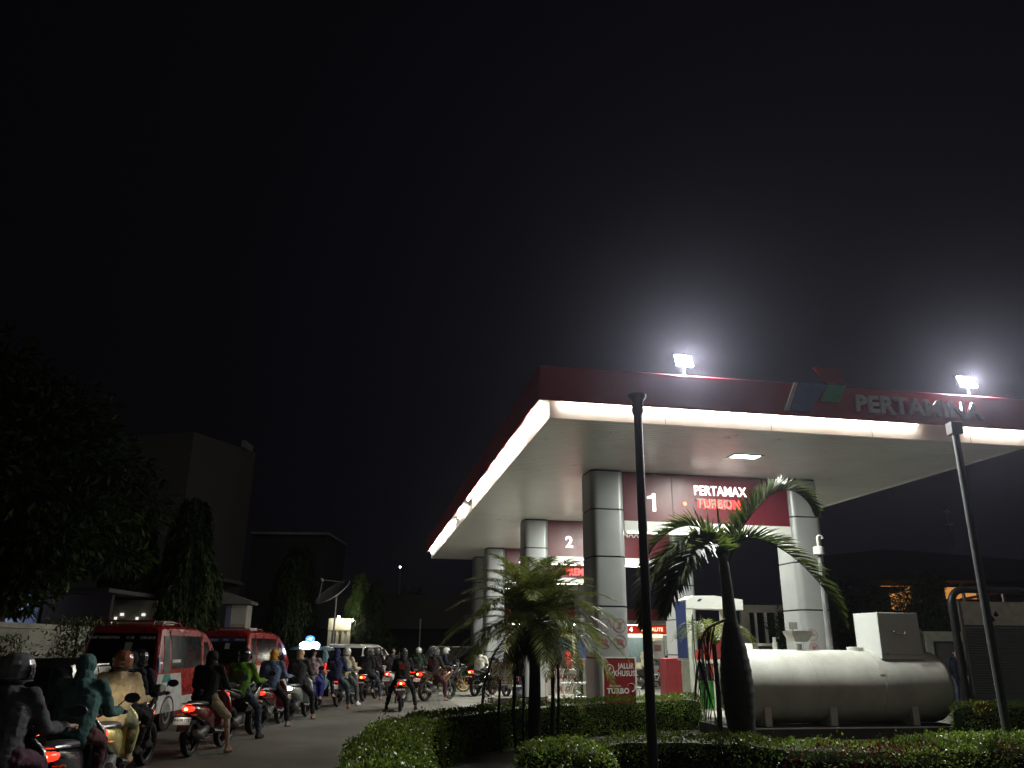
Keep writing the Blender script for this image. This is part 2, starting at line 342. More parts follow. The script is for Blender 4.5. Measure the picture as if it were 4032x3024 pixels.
# ------------------------------------------------------------------ poles
t = thing('lamp_post', 'slender black pole with a flared cap rising in front of the lane 1 sign', 'pole', (1.55, 9.3, 0))
ob('shaft', MB().lathe([(.058, 0), (.054, 2.4), (.050, 4.45)], n=16), black, t)
ob('cap', MB().lathe([(.052, 4.40), (.07, 4.45), (.075, 4.58), (.115, 4.63), (.115, 4.66), (.02, 4.67)], n=20), black, t)
t = thing('lamp_post', 'dark grey pole with a box cap standing in front of the tank end', 'pole', (6.70, 11.5, 0))
ob('shaft', MB().lathe([(.060, 0), (.056, 2.6), (.050, 4.85)], n=16), mat('dark_grey_metal', (.05, .055, .05), .5, .3), t)
ob('cap', MB().b2((-.085, -.085, 4.78), (.085, .085, 4.97)), blackpl, t, bevel=.01)

# ------------------------------------------------------------------ fuel tank
tk = thing('storage_tank', 'big cylindrical white storage tank lying on a dark plinth', 'tank', (4.72, 17.35, 0), CA)
TL, TR_, TZ = 4.35, .715, .955
def dish(sgn, x): return [(TR_*math.cos(R(a)), x+sgn*.36*math.sin(R(a))) for a in (0, 12, 25, 38, 52, 66, 80, 88)]
prof = list(reversed(dish(-1, 0))) + [(TR_, 1.4), (TR_, 2.8)] + dish(1, TL)
ob('shell', MB().lathe(prof, (0, 0, TZ), 'x', 64), dirtyw, tk)
for xs in (1.40, 2.90): ob('weld_seam', MB().lathe([(TR_+.001, xs-.005), (TR_+.005, xs), (TR_+.005, xs+.012), (TR_+.001, xs+.017)], (0, 0, TZ), 'x', 64, True), dirtyw, tk)
for x in (.3, 1.72, 3.55):
    ob('saddle', MB().prism([(-.5, .23), (.5, .23), (.46, .62), (.2, .40), (-.2, .40), (-.46, .62)], .16, 'x', x).box((x, -.56, .42), (.14, .1, .38)), dirtyw, tk)
ob('plinth', MB().b2((-.55, -.85, .0), (4.6, .85, .22)), mat('plinth_concrete', (.07, .065, .06), .9), tk, bevel=.01)
ob('plinth_edge', MB().b2((-.56, -.862, .205), (4.0, -.853, .232)), white, tk)
ob('manway_ring', MB().lathe([(.13, TR_*2-.02+.235), (.17, TR_*2-.02+.235), (.17, TR_*2+.30), (.13, TR_*2+.31)], (2.75, 0, 0), 'z', 20), dirtyw, tk)
ob('wrap_strap', MB().loft([[(x, rr*math.sin(a), TZ+rr*math.cos(a)) for x, rr in ((2.93+.10*a, TR_+.003), (2.93+.10*a, TR_+.012), (3.05+.10*a, TR_+.012), (3.05+.10*a, TR_+.003))] for a in [-R(t_) for t_ in range(-60, 75, 5)]]), dirtyw, tk)
# box on top
bx = ob('equipment_box', MB().b2((3.02, -.52, 1.50), (3.98, .34, 2.44)), mat('box_paint', (.60, .61, .60), .5, var=.05), tk, bevel=.012)
ob('lid_seam', MB().b2((3.03, -.527, 1.585), (3.97, -.522, 1.592)), dark, bx)
ob('handle', MB().tube([(3.35, -.524, 2.06), (3.35, -.56, 2.04), (3.39, -.56, 2.0), (3.57, -.56, 2.0), (3.61, -.56, 2.04), (3.61, -.524, 2.06)], .012).b2((3.31, -.53, 2.05), (3.39, -.522, 2.075)).b2((3.57, -.53, 2.05), (3.65, -.522, 2.075)), metal, bx)
ob('hasp', MB().b2((3.14, -.55, 1.58), (3.17, -.523, 1.64)), metal, bx)
# vent pipe and manhole
vp = ob('vent_pipe', MB().tube([(2.25, .15, 1.5), (2.25, .15, 3.72)], .05, 14).tube([(2.25, .15, 1.55), (2.25, .15, 1.95)], .062, 14), mat('vent_grey', (.22, .22, .23), .5), tk)
ob('pipe_collar', MB().lathe([(.05, 3.68), (.12, 3.70), (.12, 3.86), (.05, 3.88)], (2.25, .15, 0), 'z', 18), dirtyw, vp)
ob('pipe_hook', MB().tube([(2.25, .15, 3.86), (2.25, .15, 4.05)] + [(2.31-.06*math.cos(R(a)), .15, 4.05+.06*math.sin(R(a))) for a in range(0, 200, 20)], .028, 10), dirtyw, vp)
ob('fill_pipe', MB().tube([(.95, .1, 1.6), (.95, .1, 1.82)], .05).tube([(.95, .1, 1.78), (.95, .1, 1.92)], .035), dirtyw, tk)
ob('fill_pipe', MB().tube([(.5, .1, 1.6), (.5, .1, 1.80)], .06), metal, tk)
ob('fill_pipe', MB().tube([(4.0, -.1, 1.5), (4.3, -.1, 1.6), (4.33, -.1, 2.0), (4.28, -.1, 2.08), (4.12, -.1, 2.1)], .045), dirtyw, tk)
mh = ob('funnel', MB().lathe([(.06, 1.66), (.06, 1.78), (.10, 1.80)], (1.45, 0, 0)).loft([[(x, y, 1.83) for x, y in ((1.3, -.12), (1.6, -.12), (1.6, .12), (1.3, .12))], [(x, y, 1.98) for x, y in ((1.22, -.18), (1.68, -.18), (1.68, .18), (1.22, .18))], [(x, y, 2.05) for x, y in ((1.20, -.2), (1.70, -.2), (1.70, .2), (1.20, .2))]]), dirtyw, tk)
ob('tag_plate', MB().b2((1.14, -.21, 2.08), (1.34, -.2, 2.22)).b2((1.2, -.21, 2.0), (1.24, -.2, 2.09)), dirtyw, tk)

# ------------------------------------------------------------------ pumps
green = mat('pump_green', (.05, .30, .035), .4); bluep = mat('banner_blue', (.018, .03, .11), .45)
def pump(x, y, z0, rz, lab, wide=1.2, H=2.45):
    t = thing('fuel_pump', lab, 'fuel pump', (x, y, z0), rz, 'fuel pumps')
    cr = mat('pump_cream', (.66, .68, .58), .4)
    ob('lower_cabinet', MB().b2((0, 0, 0), (wide, .5, 1.10)), cr, t, bevel=.01)
    ob('green_panel', MB().b2((.22, -.012, .06), (.56, -.002, .62)), green, t); ob('green_panel', MB().b2((.6, -.012, .06), (wide-.04, -.002, .62)), green, t)
    ob('nozzle_bay', MB().b2((.22, -.012, .64), (.38, -.003, 1.02)).b2((.42, -.012, .64), (.58, -.003, 1.02)).b2((.62, -.012, .64), (.9, -.003, 1.02)), dark, t)
    for q, (nx, c) in enumerate(((.30, blackpl), (.50, mat('nozzle_red', (.5, .03, .02), .4)))):
        nz_ = ob('nozzle', MB().tube([(nx, -.03, .98), (nx-.01, -.07, .86), (nx+.03, -.05, .70)], [.03, .035, .018]).box((nx, -.06, .88), (.05, .06, .14)), c, t)
        ob('hose', MB().tube([(nx, -.05, .72), (nx-.02, -.14, .5), (nx-.06, -.2, .25), (nx-.14, -.16, .4), (nx-.18, -.06, 1.2), (nx-.16, -.02, 2.1)], .014), rubber, t)
    ob('mast', MB().b2((0, .02, 1.1), (.16, .48, H)), cr, t, bevel=.01)
    ob('mast', MB().b2((wide-.16, .02, 1.1), (wide, .48, H)), cr, t, bevel=.01)
    hp = [(.0, H-.2), (wide+.25, H-.22), (wide+.25, H+.02), (wide*.6, H+.10), (.2, H+.09), (0, H)]
    ob('header', MB().prism(hp, .5, 'y', .25), white, t)
    ob('header_mark', MB().prism([(.28, H-.04), (.36, H-.04), (.42, H+.02), (.34, H+.02)], .004, 'y', -.004), bluep, t)
    ob('display_unit', MB().b2((.18, .1, 1.1), (.36, .4, 1.32)).b2((.4, .1, 1.1), (.62, .4, 1.32)), mat('cabinet_orange', (.4, .05, .03), .5), t)
    ob('display_unit', MB().b2((.5, .3, 1.12), (wide-.17, .46, 1.9)), mat('cabinet_red', (.22, .02, .02), .5), t)
    text('pump_label', 'A1', .09, mat('label_red', (.4, .03, .03), .5), t, (.5, -.006, 1.06), ext=.002)
    ob('banner_tube', MB().b2((-.26, .0, 1.1), (-.02, .03, H-.06)), bluep, t)
    ob('banner_end', MB().b2((-.27, -.01, 1.08), (-.01, .04, 1.13)).b2((-.27, -.01, H-.06), (-.01, .04, H-.03)), metal, t)
    return t
pump(4.17, 19.35, .33, CA, 'tall white and green fuel pump labelled A1 behind the bottle palm')
pump(2.25, 24.2, .25, CA, 'white and green fuel pump seen between palm fronds beside lane 2 column', .62, 1.75)
# red cabinet with extinguisher
t = thing('fire_cabinet', 'tall dark red metal cabinet standing beside the lane 1 pump', 'cabinet', (4.32, 23.2, .16), CA)
ob('carcass', MB().b2((0, 0, .05), (.62, .45, 1.25)), mat('cabinet_dark_red', (.20, .015, .02), .35), t, bevel=.02)
ob('door', MB().b2((.32, -.02, .1), (.60, -.003, 1.2)), mat('cabinet_dark_red', (.2, .015, .02)), t, bevel=.005)
ob('foot', MB().b2((.03, .03, 0), (.1, .1, .05)).b2((.5, .03, 0), (.57, .1, .05)), metal, t)
t = thing('fire_extinguisher', 'small red fire extinguisher hanging on the dark red cabinet', 'extinguisher', uv(3.93+.0, 8.3, .95), CA)
t.location = Vector((4.86, 23.22, .80))
ob('cylinder', MB().lathe([(.02, 0), (.065, .01), (.07, .05), (.07, .3), (.05, .36), (.02, .39)], n=18), mat('extinguisher_red', (.45, .03, .02), .3), t)
ob('label_band', MB().lathe([(.0715, .04), (.0725, .05), (.0725, .14), (.0715, .15)], n=18), white, t)
ob('valve', MB().tube([(0, 0, .38), (0, 0, .43)], .018).tube([(0, 0, .42), (-.09, -.02, .38), (-.1, -.02, .2)], .01), metal, t)
# banner "jalur khusus / turbo"
t = thing('poster_board', 'red poster board reading JALUR KHUSUS and TURBO in front of the column', 'poster', (2.02, 17.95, .0), CA)
rr = mat('poster_red', (.24, .014, .018), .45); wl = mat('poster_white', (.75, .72, .7), .5)
ob('board', MB().b2((0, 0, .18), (.70, .025, 1.46)), rr, t)
ob('frame', MB().b2((.70, -.01, .0), (.735, .03, 1.49)).b2((-.03, -.01, .0), (0, .03, 1.49)).b2((0, -.01, 1.462), (.699, .03, 1.49)), wl, t)
ob('blue_corner', MB().prism([(.25, .19), (.70, .19), (.70, .44)], .006, 'y', -.006), mat('poster_blue', (.03, .07, .3), .4), t)
text('lettering', 'JALUR', .155, wl, t, (.50, -.004, 1.30), ext=.002, bold=.004, sx=.8)
text('lettering', 'KHUSUS', .155, wl, t, (.46, -.004, 1.15), ext=.002, bold=.004, sx=.8)
text('lettering', 'TURBO', .15, wl, t, (.31, -.004, .80), ext=.002, bold=.006, sx=.95)
text('lettering', 'PERTAMAX', .05, wl, t, (.24, -.004, .90), ext=.002, bold=.001)
ob('swirl', MB().tube([(.60+.085*math.cos(R(a)), -.006, .87+.085*math.sin(R(a))) for a in range(160, -100, -20)], [.004+.0009*i for i in range(13)], 6), wl, t)
ob('ring_mark', MB().lathe([(.10, 0), (.10, .006), (.085, .006), (.085, 0)], (.13, -.008, 1.24), 'y', 24, True).box((.13, -.006, 1.24), (.03, .006, .1), (0, R(35), 0)), wl, t)
# barrier boards
def barrier(x, y, rz, lines, w_, lab, z0=.35, H=1.2, sx=1.):
    t = thing('barrier_board', lab, 'barrier', (x, y, 0), rz, 'barrier boards between the lanes')
    bw = mat('barrier_white', (.70, .67, .60), .5); br = mat('barrier_red', (.20, .012, .010), .5); h0 = H*.45
    fr = MB().tube([(0, 0, .06), (0, 0, H)], .025).tube([(w_, 0, .06), (w_, 0, H)], .025).tube([(0, 0, H), (w_, 0, H)], .025).tube([(0, 0, h0-.04), (w_, 0, h0-.04)], .02)
    ob('frame', fr, bw, t)
    rb = MB()
    for a in (.18, .62): rb.tube([(w_*a, 0, H), (w_*(a+.16), 0, H)], .028)
    for a, b in ((.8, .93),): rb.tube([(0, 0, H*a-.1), (0, 0, H*b-.1)], .028).tube([(w_, 0, H*a-.1), (w_, 0, H*b-.1)], .028)
    rb.tube([(0, 0, .22), (0, 0, h0-.05)], .028).tube([(w_, 0, .22), (w_, 0, h0-.05)], .028)
    ob('red_band', rb, br, t)
    ob('base', MB().tube([(0, -.38, .0), (0, -.38, .1), (0, .38, .1), (0, .38, 0)], .03).tube([(w_, -.38, .0), (w_, -.38, .1), (w_, .38, .1), (w_, .38, 0)], .03), bw, t)
    bd = ob('board', MB().b2((.03, -.012, h0), (w_-.03, .012, H-.04)), mat('board_white', (.62, .58, .54), .5), t)
    for k, ln in enumerate(lines): text('lettering', ln, .165*sx, br, bd, (w_/2, -.014, H-.18-(H-h0-.25)*k*.85), ext=.001, bold=.003, sx=.8)
barrier(-.58, 27.3, R(-12), ['PERTAMA', 'DEXLITE'], .72, 'red and white barrier board reading PERTAMA DEXLITE with pipe feet')
barrier(.98, 22.3, R(5), ['PERTAMAX', 'TURBO'], .78, 'red and white barrier board reading PERTAMAX TURBO behind the feather palm', H=1.1, sx=1.1)
t = thing('traffic_cone', 'red traffic cone beside the lane 2 column foot', 'cone', (2.08, 21.4, 0))
ob('cone_body', MB().lathe([(.17, .03), (.12, .3), (.04, .72), (.03, .74)], n=20), mat('cone_red', (.45, .025, .015), .5), t)
ob('cone_base', MB().b2((-.21, -.21, 0), (.21, .21, .03)), mat('cone_red', (.45, .03, .02)), t)
t = thing('plastic_bin', 'translucent white plastic bin on the ground near the red cone', 'bin', (1.82, 20.9, 0))
ob('bin_body', MB().loft([[(x, y, z) for x, y in rrect(-s, -s, s, s, .04)] for s, z in ((.13, 0), (.16, .5), (.17, .52))]), mat('bin_plastic', (.5, .52, .48), .4), t)
t = thing('gate_rail', 'low white pipe rail across the lane beside the pump', 'rail', (1.35, 21.8, 0), R(5))
ob('rail_bar', MB().tube([(0, 0, .78), (1.0, 0, .80)], .03), white, t); ob('rail_post', MB().tube([(.06, 0, 0), (.06, 0, .78)], .03), white, t)
# folding lane sign reading JALUR
t = thing('folding_sign', 'small white folding sign with black lettering among the motorcycles', 'folding sign', (-2.25, 36.0, 0), R(-8))
ob('front_board', MB().prism([(-.0, .35), (.42, .35), (.45, 1.0), (.0, 1.02)], .02, 'y', 0), white, t)
ob('leg', MB().box((.58, .12, .62), (.035, .02, .82), (0, R(-18), 0)).box((.02, .12, .5), (.03, .02, 1.0)), white, t)
text('lettering', 'JALUR', .15, black, t, (.22, -.012, .74), ext=.001, bold=.003, sx=.85)
text('lettering', 'R4', .13, black, t, (.25, -.012, .55), ext=.001, bold=.003)
# ------------------------------------------------------------------ hedges
def resample(pts, step):
    out_ = []; 
    for a, b in zip(pts[:-1], pts[1:]):
        a = np.array(a, float); b = np.array(b, float); n = max(1, int(np.linalg.norm(b-a)/step))
        for i in range(n): out_.append(a+(b-a)*i/n)
    out_.append(np.array(pts[-1], float)); return np.array(out_)
def smoothp(P, it=6):
    for _ in range(it): P[1:-1] = (P[:-2]+2*P[1:-1]+P[2:])/4
    return P
def hedge(lab, pts, wd, h, dens=1500, red=None, size=.034, name='hedge'):
    P = smoothp(resample(pts, .15)); T = np.gradient(P, axis=0); T /= np.linalg.norm(T, axis=1, keepdims=True); N = np.stack([-T[:, 1], T[:, 0]], 1)
    wdv = np.array([wd if not callable(wd) else wd(i/(len(P)-1)) for i in range(len(P))])
    # profile of the cross-section (half width fraction, height fraction)
    prof = [(-.97, .02), (-1, .35), (-1, .75), (-.93, .93), (-.75, 1.0), (0, 1.03), (.75, 1.0), (.93, .93), (1, .75), (1, .35), (.97, .02)]
    root = thing(name, lab, 'hedge', (float(P[0][0]), float(P[0][1]), 0)); org = np.array([P[0][0], P[0][1], 0])
    rings = []
    for i in range(len(P)):
        e = min(i, len(P)-1-i)*.15; k = math.sqrt(min(1, max(0.03, (e+.03)/(.5*wdv[i])))) if e < .5*wdv[i] else 1
        hh = h*(1+.05*noise.noise(Vector((P[i][0]*1.3, P[i][1]*1.3, 0))))
        rings.append([Vector((P[i][0]+N[i][0]*wdv[i]/2*a*k, P[i][1]+N[i][1]*wdv[i]/2*a*k, z*hh*(.85+.15*k))) - Vector(org) for a, z in prof])
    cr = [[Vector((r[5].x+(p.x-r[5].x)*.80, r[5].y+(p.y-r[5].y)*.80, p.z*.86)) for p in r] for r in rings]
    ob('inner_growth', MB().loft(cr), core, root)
    Q = []; 
    R_ = np.array([[tuple(p) for p in r] for r in rings])
    tris = []
    for i in range(len(R_)-1):
        for j in range(len(prof)-1): tris.append((R_[i, j], R_[i+1, j], R_[i+1, j+1], R_[i, j+1]))
    tris = np.array(tris); area = np.linalg.norm(np.cross(tris[:, 1]-tris[:, 0], tris[:, 3]-tris[:, 0]), axis=1)
    nrm = np.cross(tris[:, 1]-tris[:, 0], tris[:, 3]-tris[:, 0]); nrm /= np.linalg.norm(nrm, axis=1, keepdims=True)+1e-9
    mid = R_[:, 5].mean(0); 
    cen = tris.mean(1); side = np.where(np.arange(len(tris)) % (len(prof)-1) >= 0, 1, 1)
    axis = np.repeat(R_[:-1, 5], len(prof)-1, axis=0); axis[:, 2] = h*.5; s = np.sign((nrm*(cen-axis)).sum(1)); nrm *= s[:, None]
    n = int(area.sum()*dens*1.7); idx = rng.choice(len(tris), n, p=area/area.sum()); a = rng.random((n, 1)); b = rng.random((n, 1)); q = tris[idx]
    c = (q[:, 0]*(1-a)+q[:, 1]*a)*(1-b) + (q[:, 3]*(1-a)+q[:, 2]*a)*b
    lump = np.array([noise.noise(Vector((float(p[0]+org[0])*3.1, float(p[1]+org[1])*3.1, float(p[2])*3.1))) for p in c])
    keep = rng.random(n) < (.75 + .8*lump); c, lump, idx = c[keep], lump[keep], idx[keep]; n = len(c)
    nn = nrm[idx]; c = c + nn*(rng.normal(size=(n, 1))*.016 + lump[:, None]*.06 + .005)
    spr = rng.random(n) < .02; c[spr] += nn[spr]*rng.random((spr.sum(), 1))*.09
    d = nn*.7 + rng.normal(size=(n, 3))*.75; d[:, 2] += .15; fn = nn*.6 + rng.normal(size=(n, 3))*.7
    sz = size*1.05*(.6+.8*rng.random(n)); G = leafcloud(c, d, fn, sz, sz*.55)
    if red is not None:
        wx = c + org; rm = np.zeros(n, bool)
        for (rx, ry, ra, rb) in red: rm |= (((wx[:, 0]-rx)/ra)**2 + ((wx[:, 1]-ry)/rb)**2 + .5*lump < .8)
        rm &= rng.random(n) < .6
        if rm.sum(): ob('red_leaves', quads('red_leaves', G[rm]), leafR, root)
        G = G[~rm]
    ob('leaves', quads('leaves', G), leafA, root)
    return root
hedge('long clipped green hedge curving from the road edge along the lanes behind the feather palm', [(4.25, 19.0), (1.9, 17.6), (.15, 15.9), (-1.05, 13.6), (-1.5, 11.8), (-1.40, 9.6), (-1.05, 7.6), (-.7, 6.4)], lambda t: .72+.25*max(0, t-.55)/.45, .65)
hedge('rounded clipped green hedge bush nearest the middle of the picture, below the black pole', [(.15, 9.9), (.6, 9.55), (1.15, 9.9)], 1.15, .66, 1700)
hedge('low green hedge with dark red leaf patches running in front of the tank', [(1.2, 10.75), (2.2, 10.95), (3.2, 10.2), (4.4, 9.9), (6.0, 10.6), (8.2, 11.4), (10.5, 12.2)], lambda t: .75+.95*min(1, max(0, (t-.2)/.35)), .62, 1400, red=[(3.75, 9.6, .8, .42), (4.5, 9.8, .5, .3), (6.1, 9.75, .75, .32), (7.0, 10.3, .5, .3)])
hedge('short green hedge behind the right pole under the black framed board', [(8.9, 16.9), (10.2, 17.3), (12.6, 18.1)], .9, .66, 1300)
for k, (x, y, h, lab) in enumerate(((9.05, 16.2, .74, 'yellowish round bush beside the right end of the tank'),)):
    root = thing('shrub', lab, 'shrub', (x, y, 0)); n = 900; v = rdir(n); c = v*np.array([.13, .13, .12])*rng.random((n, 1))**.3 + np.array([0, 0, h-.12])
    ob('leaves', quads('leaves', leafcloud(c, v+rdir(n)*.6, rdir(n), .06, .035)), mat('yellow_leaf', (.25, .22, .04), .5, island=.4), root)
    ob('stem', MB().tube([(0, 0, 0), (.01, 0, h-.1)], .015), bark, root)
# tall grass stems poking out of the hedges
for k, (x, y, h, l, lab) in enumerate(((-1.45, 9.0, 1.15, .12, 'upright thin grass stem rising from the left end of the long hedge'), (-1.25, 10.6, 1.05, .25, 'leaning thin grass stem rising from the long hedge'), (-.9, 12.2, 1.15, -.22, 'thin grass stem leaning left over the long hedge by the road'), (-1.95, 8.4, .75, -.4, 'arching grass tuft drooping over the road at the hedge corner'), (3.0, 11.5, 1.0, -.3, 'dry grass stem leaning by the pump foot'), (9.0, 15.9, .95, .35, 'pale grass stem by the tank end'))):
    root = thing('grass_stem', lab, 'grass stem', (x, y, 0), 0, 'grass stems in the hedges'); P = []
    for q in range(7):
        a = rng.random()*6.28; ll = l*(.5+rng.random()); hh = h*(.65+.4*rng.random()); prev = None
        for s in np.linspace(0, 1, 7):
            p = np.array([ll*s*s + .02*math.cos(a), .05*math.sin(a)+.1*s*s*math.sin(a), hh*s*(1-.25*s*s*abs(l))]); wv = np.array([.006*(1-s*.8), 0, 0])
            if prev is not None: P.append([prev[0]-prev[1], prev[0]+prev[1], p+wv, p-wv])
            prev = (p, wv)
    ob('blades', quads('blades', np.array(P)), mat('grass_blade', (.12, .15, .03), .5, island=.4), root)

# ------------------------------------------------------------------ palms
def frond(pts, LL, W, n, m, parent, droop=.5, vee=.5, pl=1., name='frond', twist=0., r0=.018, fill=1., up0=(0, 0, 1)):
    """a rachis through pts with n leaflets on each side, each folded and drooping"""
    P = np.array([tuple(p) for p in pts], float)
    t = np.linspace(0, 1, len(P)); tt = np.linspace(0, 1, 24); K = np.stack([np.interp(tt, t, P[:, i]) for i in range(3)], 1)
    for _ in range(4): K[1:-1] = (K[:-2]+2*K[1:-1]+K[2:])/4
    rb = MB().tube([tuple(k) for k in K], [r0*(1-.85*s) for s in tt], 5)
    nv = len(rb.v); Q = []
    T = np.gradient(K, axis=0); T /= np.linalg.norm(T, axis=1, keepdims=True)
    for side in (-1, 1):
        for i in range(n):
            s = .12+.87*(i+rng.random()*.7)/n; k = s*23; a = int(min(22, k)); f = k-a
            p = K[a]*(1-f)+K[a+1]*f; d = T[a]*(1-f)+T[a+1]*f; d /= np.linalg.norm(d)
            u = np.array(up0, float); sd = np.cross(d, u); nl = np.linalg.norm(sd); sd = sd/nl if nl > .05 else np.array([1., 0, 0]); u = np.cross(sd, d)
            L = LL*(math.sin(PI*min(1, .18+.80*s))**.7)*(.85+.3*rng.random()); v0 = vee+rng.normal()*.13
            dr = sd*side*math.cos(v0)*pl + u*math.sin(v0) + d*(.45+.7*s)+rng.normal(size=3)*.05; dr /= np.linalg.norm(dr)
            wn = np.cross(dr, u); wn = wn/(np.linalg.norm(wn)+1e-6)
            a0 = p; segs = 3; prev = None
            for q in range(segs+1):
                z = q/segs; c = a0 + dr*L*z + np.array([0, 0, -1.])*droop*L*z*z*(.8+.4*rng.random() if q == segs else 1)
                ww = W*(.55, 1, .7, .05)[q]/2; nx = (c-wn*ww, c+wn*ww)
                if prev is not None: Q.append([prev[0], prev[1], nx[1], nx[0]])
                prev = nx
    Q = np.array(Q); k = len(rb.v); rb.v += [tuple(x) for x in Q.reshape(-1, 3)]; rb.f += [(k+4*i, k+4*i+1, k+4*i+2, k+4*i+3) for i in range(len(Q))]
    me = bpy.data.meshes.new(name); me.from_pydata(rb.v, [], rb.f); me.update()
    return ob(name, me, m, parent)
# bottle palm with swollen trunk, in front of the tank
bp = thing('bottle_palm', 'big bottle palm with a fat dark trunk and arching fronds in front of the tank', 'palm', (3.34, 12.3, 0))
prof = [(.17, 0), (.17, .5), (.20, .85), (.215, 1.1), (.205, 1.4), (.165, 1.72), (.125, 1.95), (.10, 2.05)]
tb = MB(); rings = []
zz = np.linspace(0, 2.05, 60)
for z in zz:
    r = np.interp(z, [p[1] for p in prof], [p[0] for p in prof])*(1+.035*(math.sin(z*42) > .55))*1.08; cx = .02-.05*z/2
    rings.append([(cx+r*math.cos(2*PI*i/28), r*math.sin(2*PI*i/28), z) for i in range(28)])
ob('trunk', tb.loft(rings), barkdk, bp)
ob('crownshaft', MB().loft([[(-.03+dx+r*math.cos(2*PI*i/20), r*math.sin(2*PI*i/20), z) for i in range(20)] for z, r, dx in ((2.0, .105, 0), (2.12, .100, -.01), (2.5, .088, -.02), (2.75, .078, -.03), (2.95, .07, -.04), (3.05, .05, -.05))]), mat('crownshaft_green', (.035, .045, .02), .5), bp)
c0 = (-.07, 0, 2.82)
frond([c0, (.08, 0, 3.2), (.27, .03, 3.5), (.55, .05, 3.83), (.85, .08, 4.08), (1.15, .12, 4.12), (1.4, .15, 3.92), (1.49, .2, 3.7)], .44, .050, 110, palmL, bp, .2, .9, .6)
frond([c0, (.15, -.05, 3.30), (.55, -.1, 3.30), (1.0, -.15, 3.00), (1.40, -.2, 2.5), (1.58, -.2, 2.0)], .42, .046, 101, palmL, bp, .22, .75, .8)
frond([c0, (-.25, -.1, 3.32), (-.65, -.25, 3.28), (-1.05, -.4, 3.0), (-1.35, -.5, 2.5), (-1.42, -.55, 1.95)], .50, .050, 105, palmL, bp, .25, .45)
frond([c0, (-.2, .1, 3.42), (-.5, .15, 3.55), (-.85, .2, 3.45), (-1.15, .25, 3.15), (-1.3, .3, 2.75)], .52, .046, 98, palmL, bp, .25, .55)
frond([c0, (-.3, -.3, 3.2), (-.7, -.6, 3.02), (-1.0, -.8, 2.6), (-1.2, -.9, 2.1)], .52, .050, 98, palmL, bp, .3, .3)
frond([c0, (-.15, .3, 3.35), (-.4, .7, 3.4), (-.7, 1.0, 3.1), (-.9, 1.2, 2.7)], .5, .046, 87, palmL, bp, .3, .4)
frond([c0, (-.08, .02, 3.3), (-.10, .05, 3.62), (-.09, .08, 3.95)], .10, .02, 26, palmL, bp, 0, 1.2, .15, r0=.022, name='spear_leaf')
# dead hanging frond beside the trunk
frond([(-.12, -.12, 2.1), (-.5, -.2, 1.95), (-.62, -.2, 1.5), (-.42, -.2, .9), (-.32, -.2, .25)], .42, .04, 30, deadL, bp, .8, -.4, .30, name='dead_frond', r0=.022)
# thin young palm behind, by the pump head
yp = thing('young_palm', 'small spiky young palm in front of the pump header beside the bottle palm', 'palm', (3.35, 13.6, 0))
ob('trunk', MB().tube([(0, 0, 0), (.02, 0, 1.0), (0, 0, 1.75)], [.05, .04, .035], 10), barkdk, yp)
for k in range(16):
    a = k*2.4; e = .5+.6*((k*37) % 10)/10; l = .62
    frond([(0, 0, 1.72), (.3*l*math.cos(a), .3*l*math.sin(a), 1.72+.5*l*e), (.75*l*math.cos(a), .75*l*math.sin(a), 1.72+.65*l*e), (l*1.15*math.cos(a), l*1.15*math.sin(a), 1.72+.35*l*e-.1)], .17, .014, 24, palmG, yp, .3, .5, r0=.008)
# feather palm clump with skirt of dead leaves and several stems
dp = thing('feather_palm', 'feathery palm with many fine arching fronds and a shaggy skirt of dead leaves', 'palm', (.43, 14.5, 0))
for k, (x, y, r, tx) in enumerate(((0, 0, .10, 0.02), (.30, .1, .035, .05), (-.30, .1, .03, -.1), (-.55, -.1, .022, -.12), (.40, -.1, .025, .02), (-.18, .25, .025, 0))):
    h = 2.15 if k == 0 else (1.5, 1.3, 1.15, 1.4, 1.2)[k-1]
    ob('trunk', MB().tube([(x, y, 0), (x+tx*.5, y, h*.5), (x+tx*.3, y, h)], [r*1.2, r, r*.85], 12), barkdk, dp)
for k in range(58):
    a = k*2.39996+.3; q = k/58; el = R(82-92*q**1.1); L = 1.5*(.85+.25*rng.random()); dz = .30+.45*q
    ca, sa = math.cos(a), math.sin(a); z0 = 2.18-.12*q; P = []
    for s in np.linspace(0, 1, 7):
        rr_ = L*(math.cos(el)*s + .30*math.sin(el)*s*s); z_ = z0 + L*(math.sin(el)*s - dz*s*s*s*.95)
        P.append((.10*ca+rr_*ca, .10*sa+rr_*sa, z_))
    frond(P, .37, .018, 66, palmG, dp, .35, .35, r0=.012)
for k in range(22):
    a = k*2.39996; ca, sa = math.cos(a), math.sin(a); l = .20+.26*rng.random(); z = 2.1-.1*rng.random(); e = .45+.6*rng.random()
    frond([(.1*ca, .1*sa, z), (l*ca, l*sa, z-.15), (l*1.25*ca, l*1.25*sa, z-e*.6), (l*1.1*ca, l*1.1*sa, z-e)], .2, .013, 30, deadL, dp, .9, -.2, .5, name='dead_frond', r0=.01)
t = thing('sapling', 'small leafless looking sapling with a thin stem poking out of the long hedge', 'sapling', (-.52, 15.6, 0))
ob('stem', MB().tube([(0, 0, 0), (.02, 0, .6), (.06, 0, 1.0), (.2, 0, 1.5), (.5, .05, 1.95), (1.0, .1, 2.1)], [.035, .03, .025, .018, .012, .006]), bark, t)
n = 170; v = rdir(n); c = v*np.array([.15, .15, .22])*rng.random((n, 1))**.4 + np.array([.08, 0, .98]); ob('leaves', quads('leaves', leafcloud(c, v+rdir(n), rdir(n), .08, .03)), leafD, t)

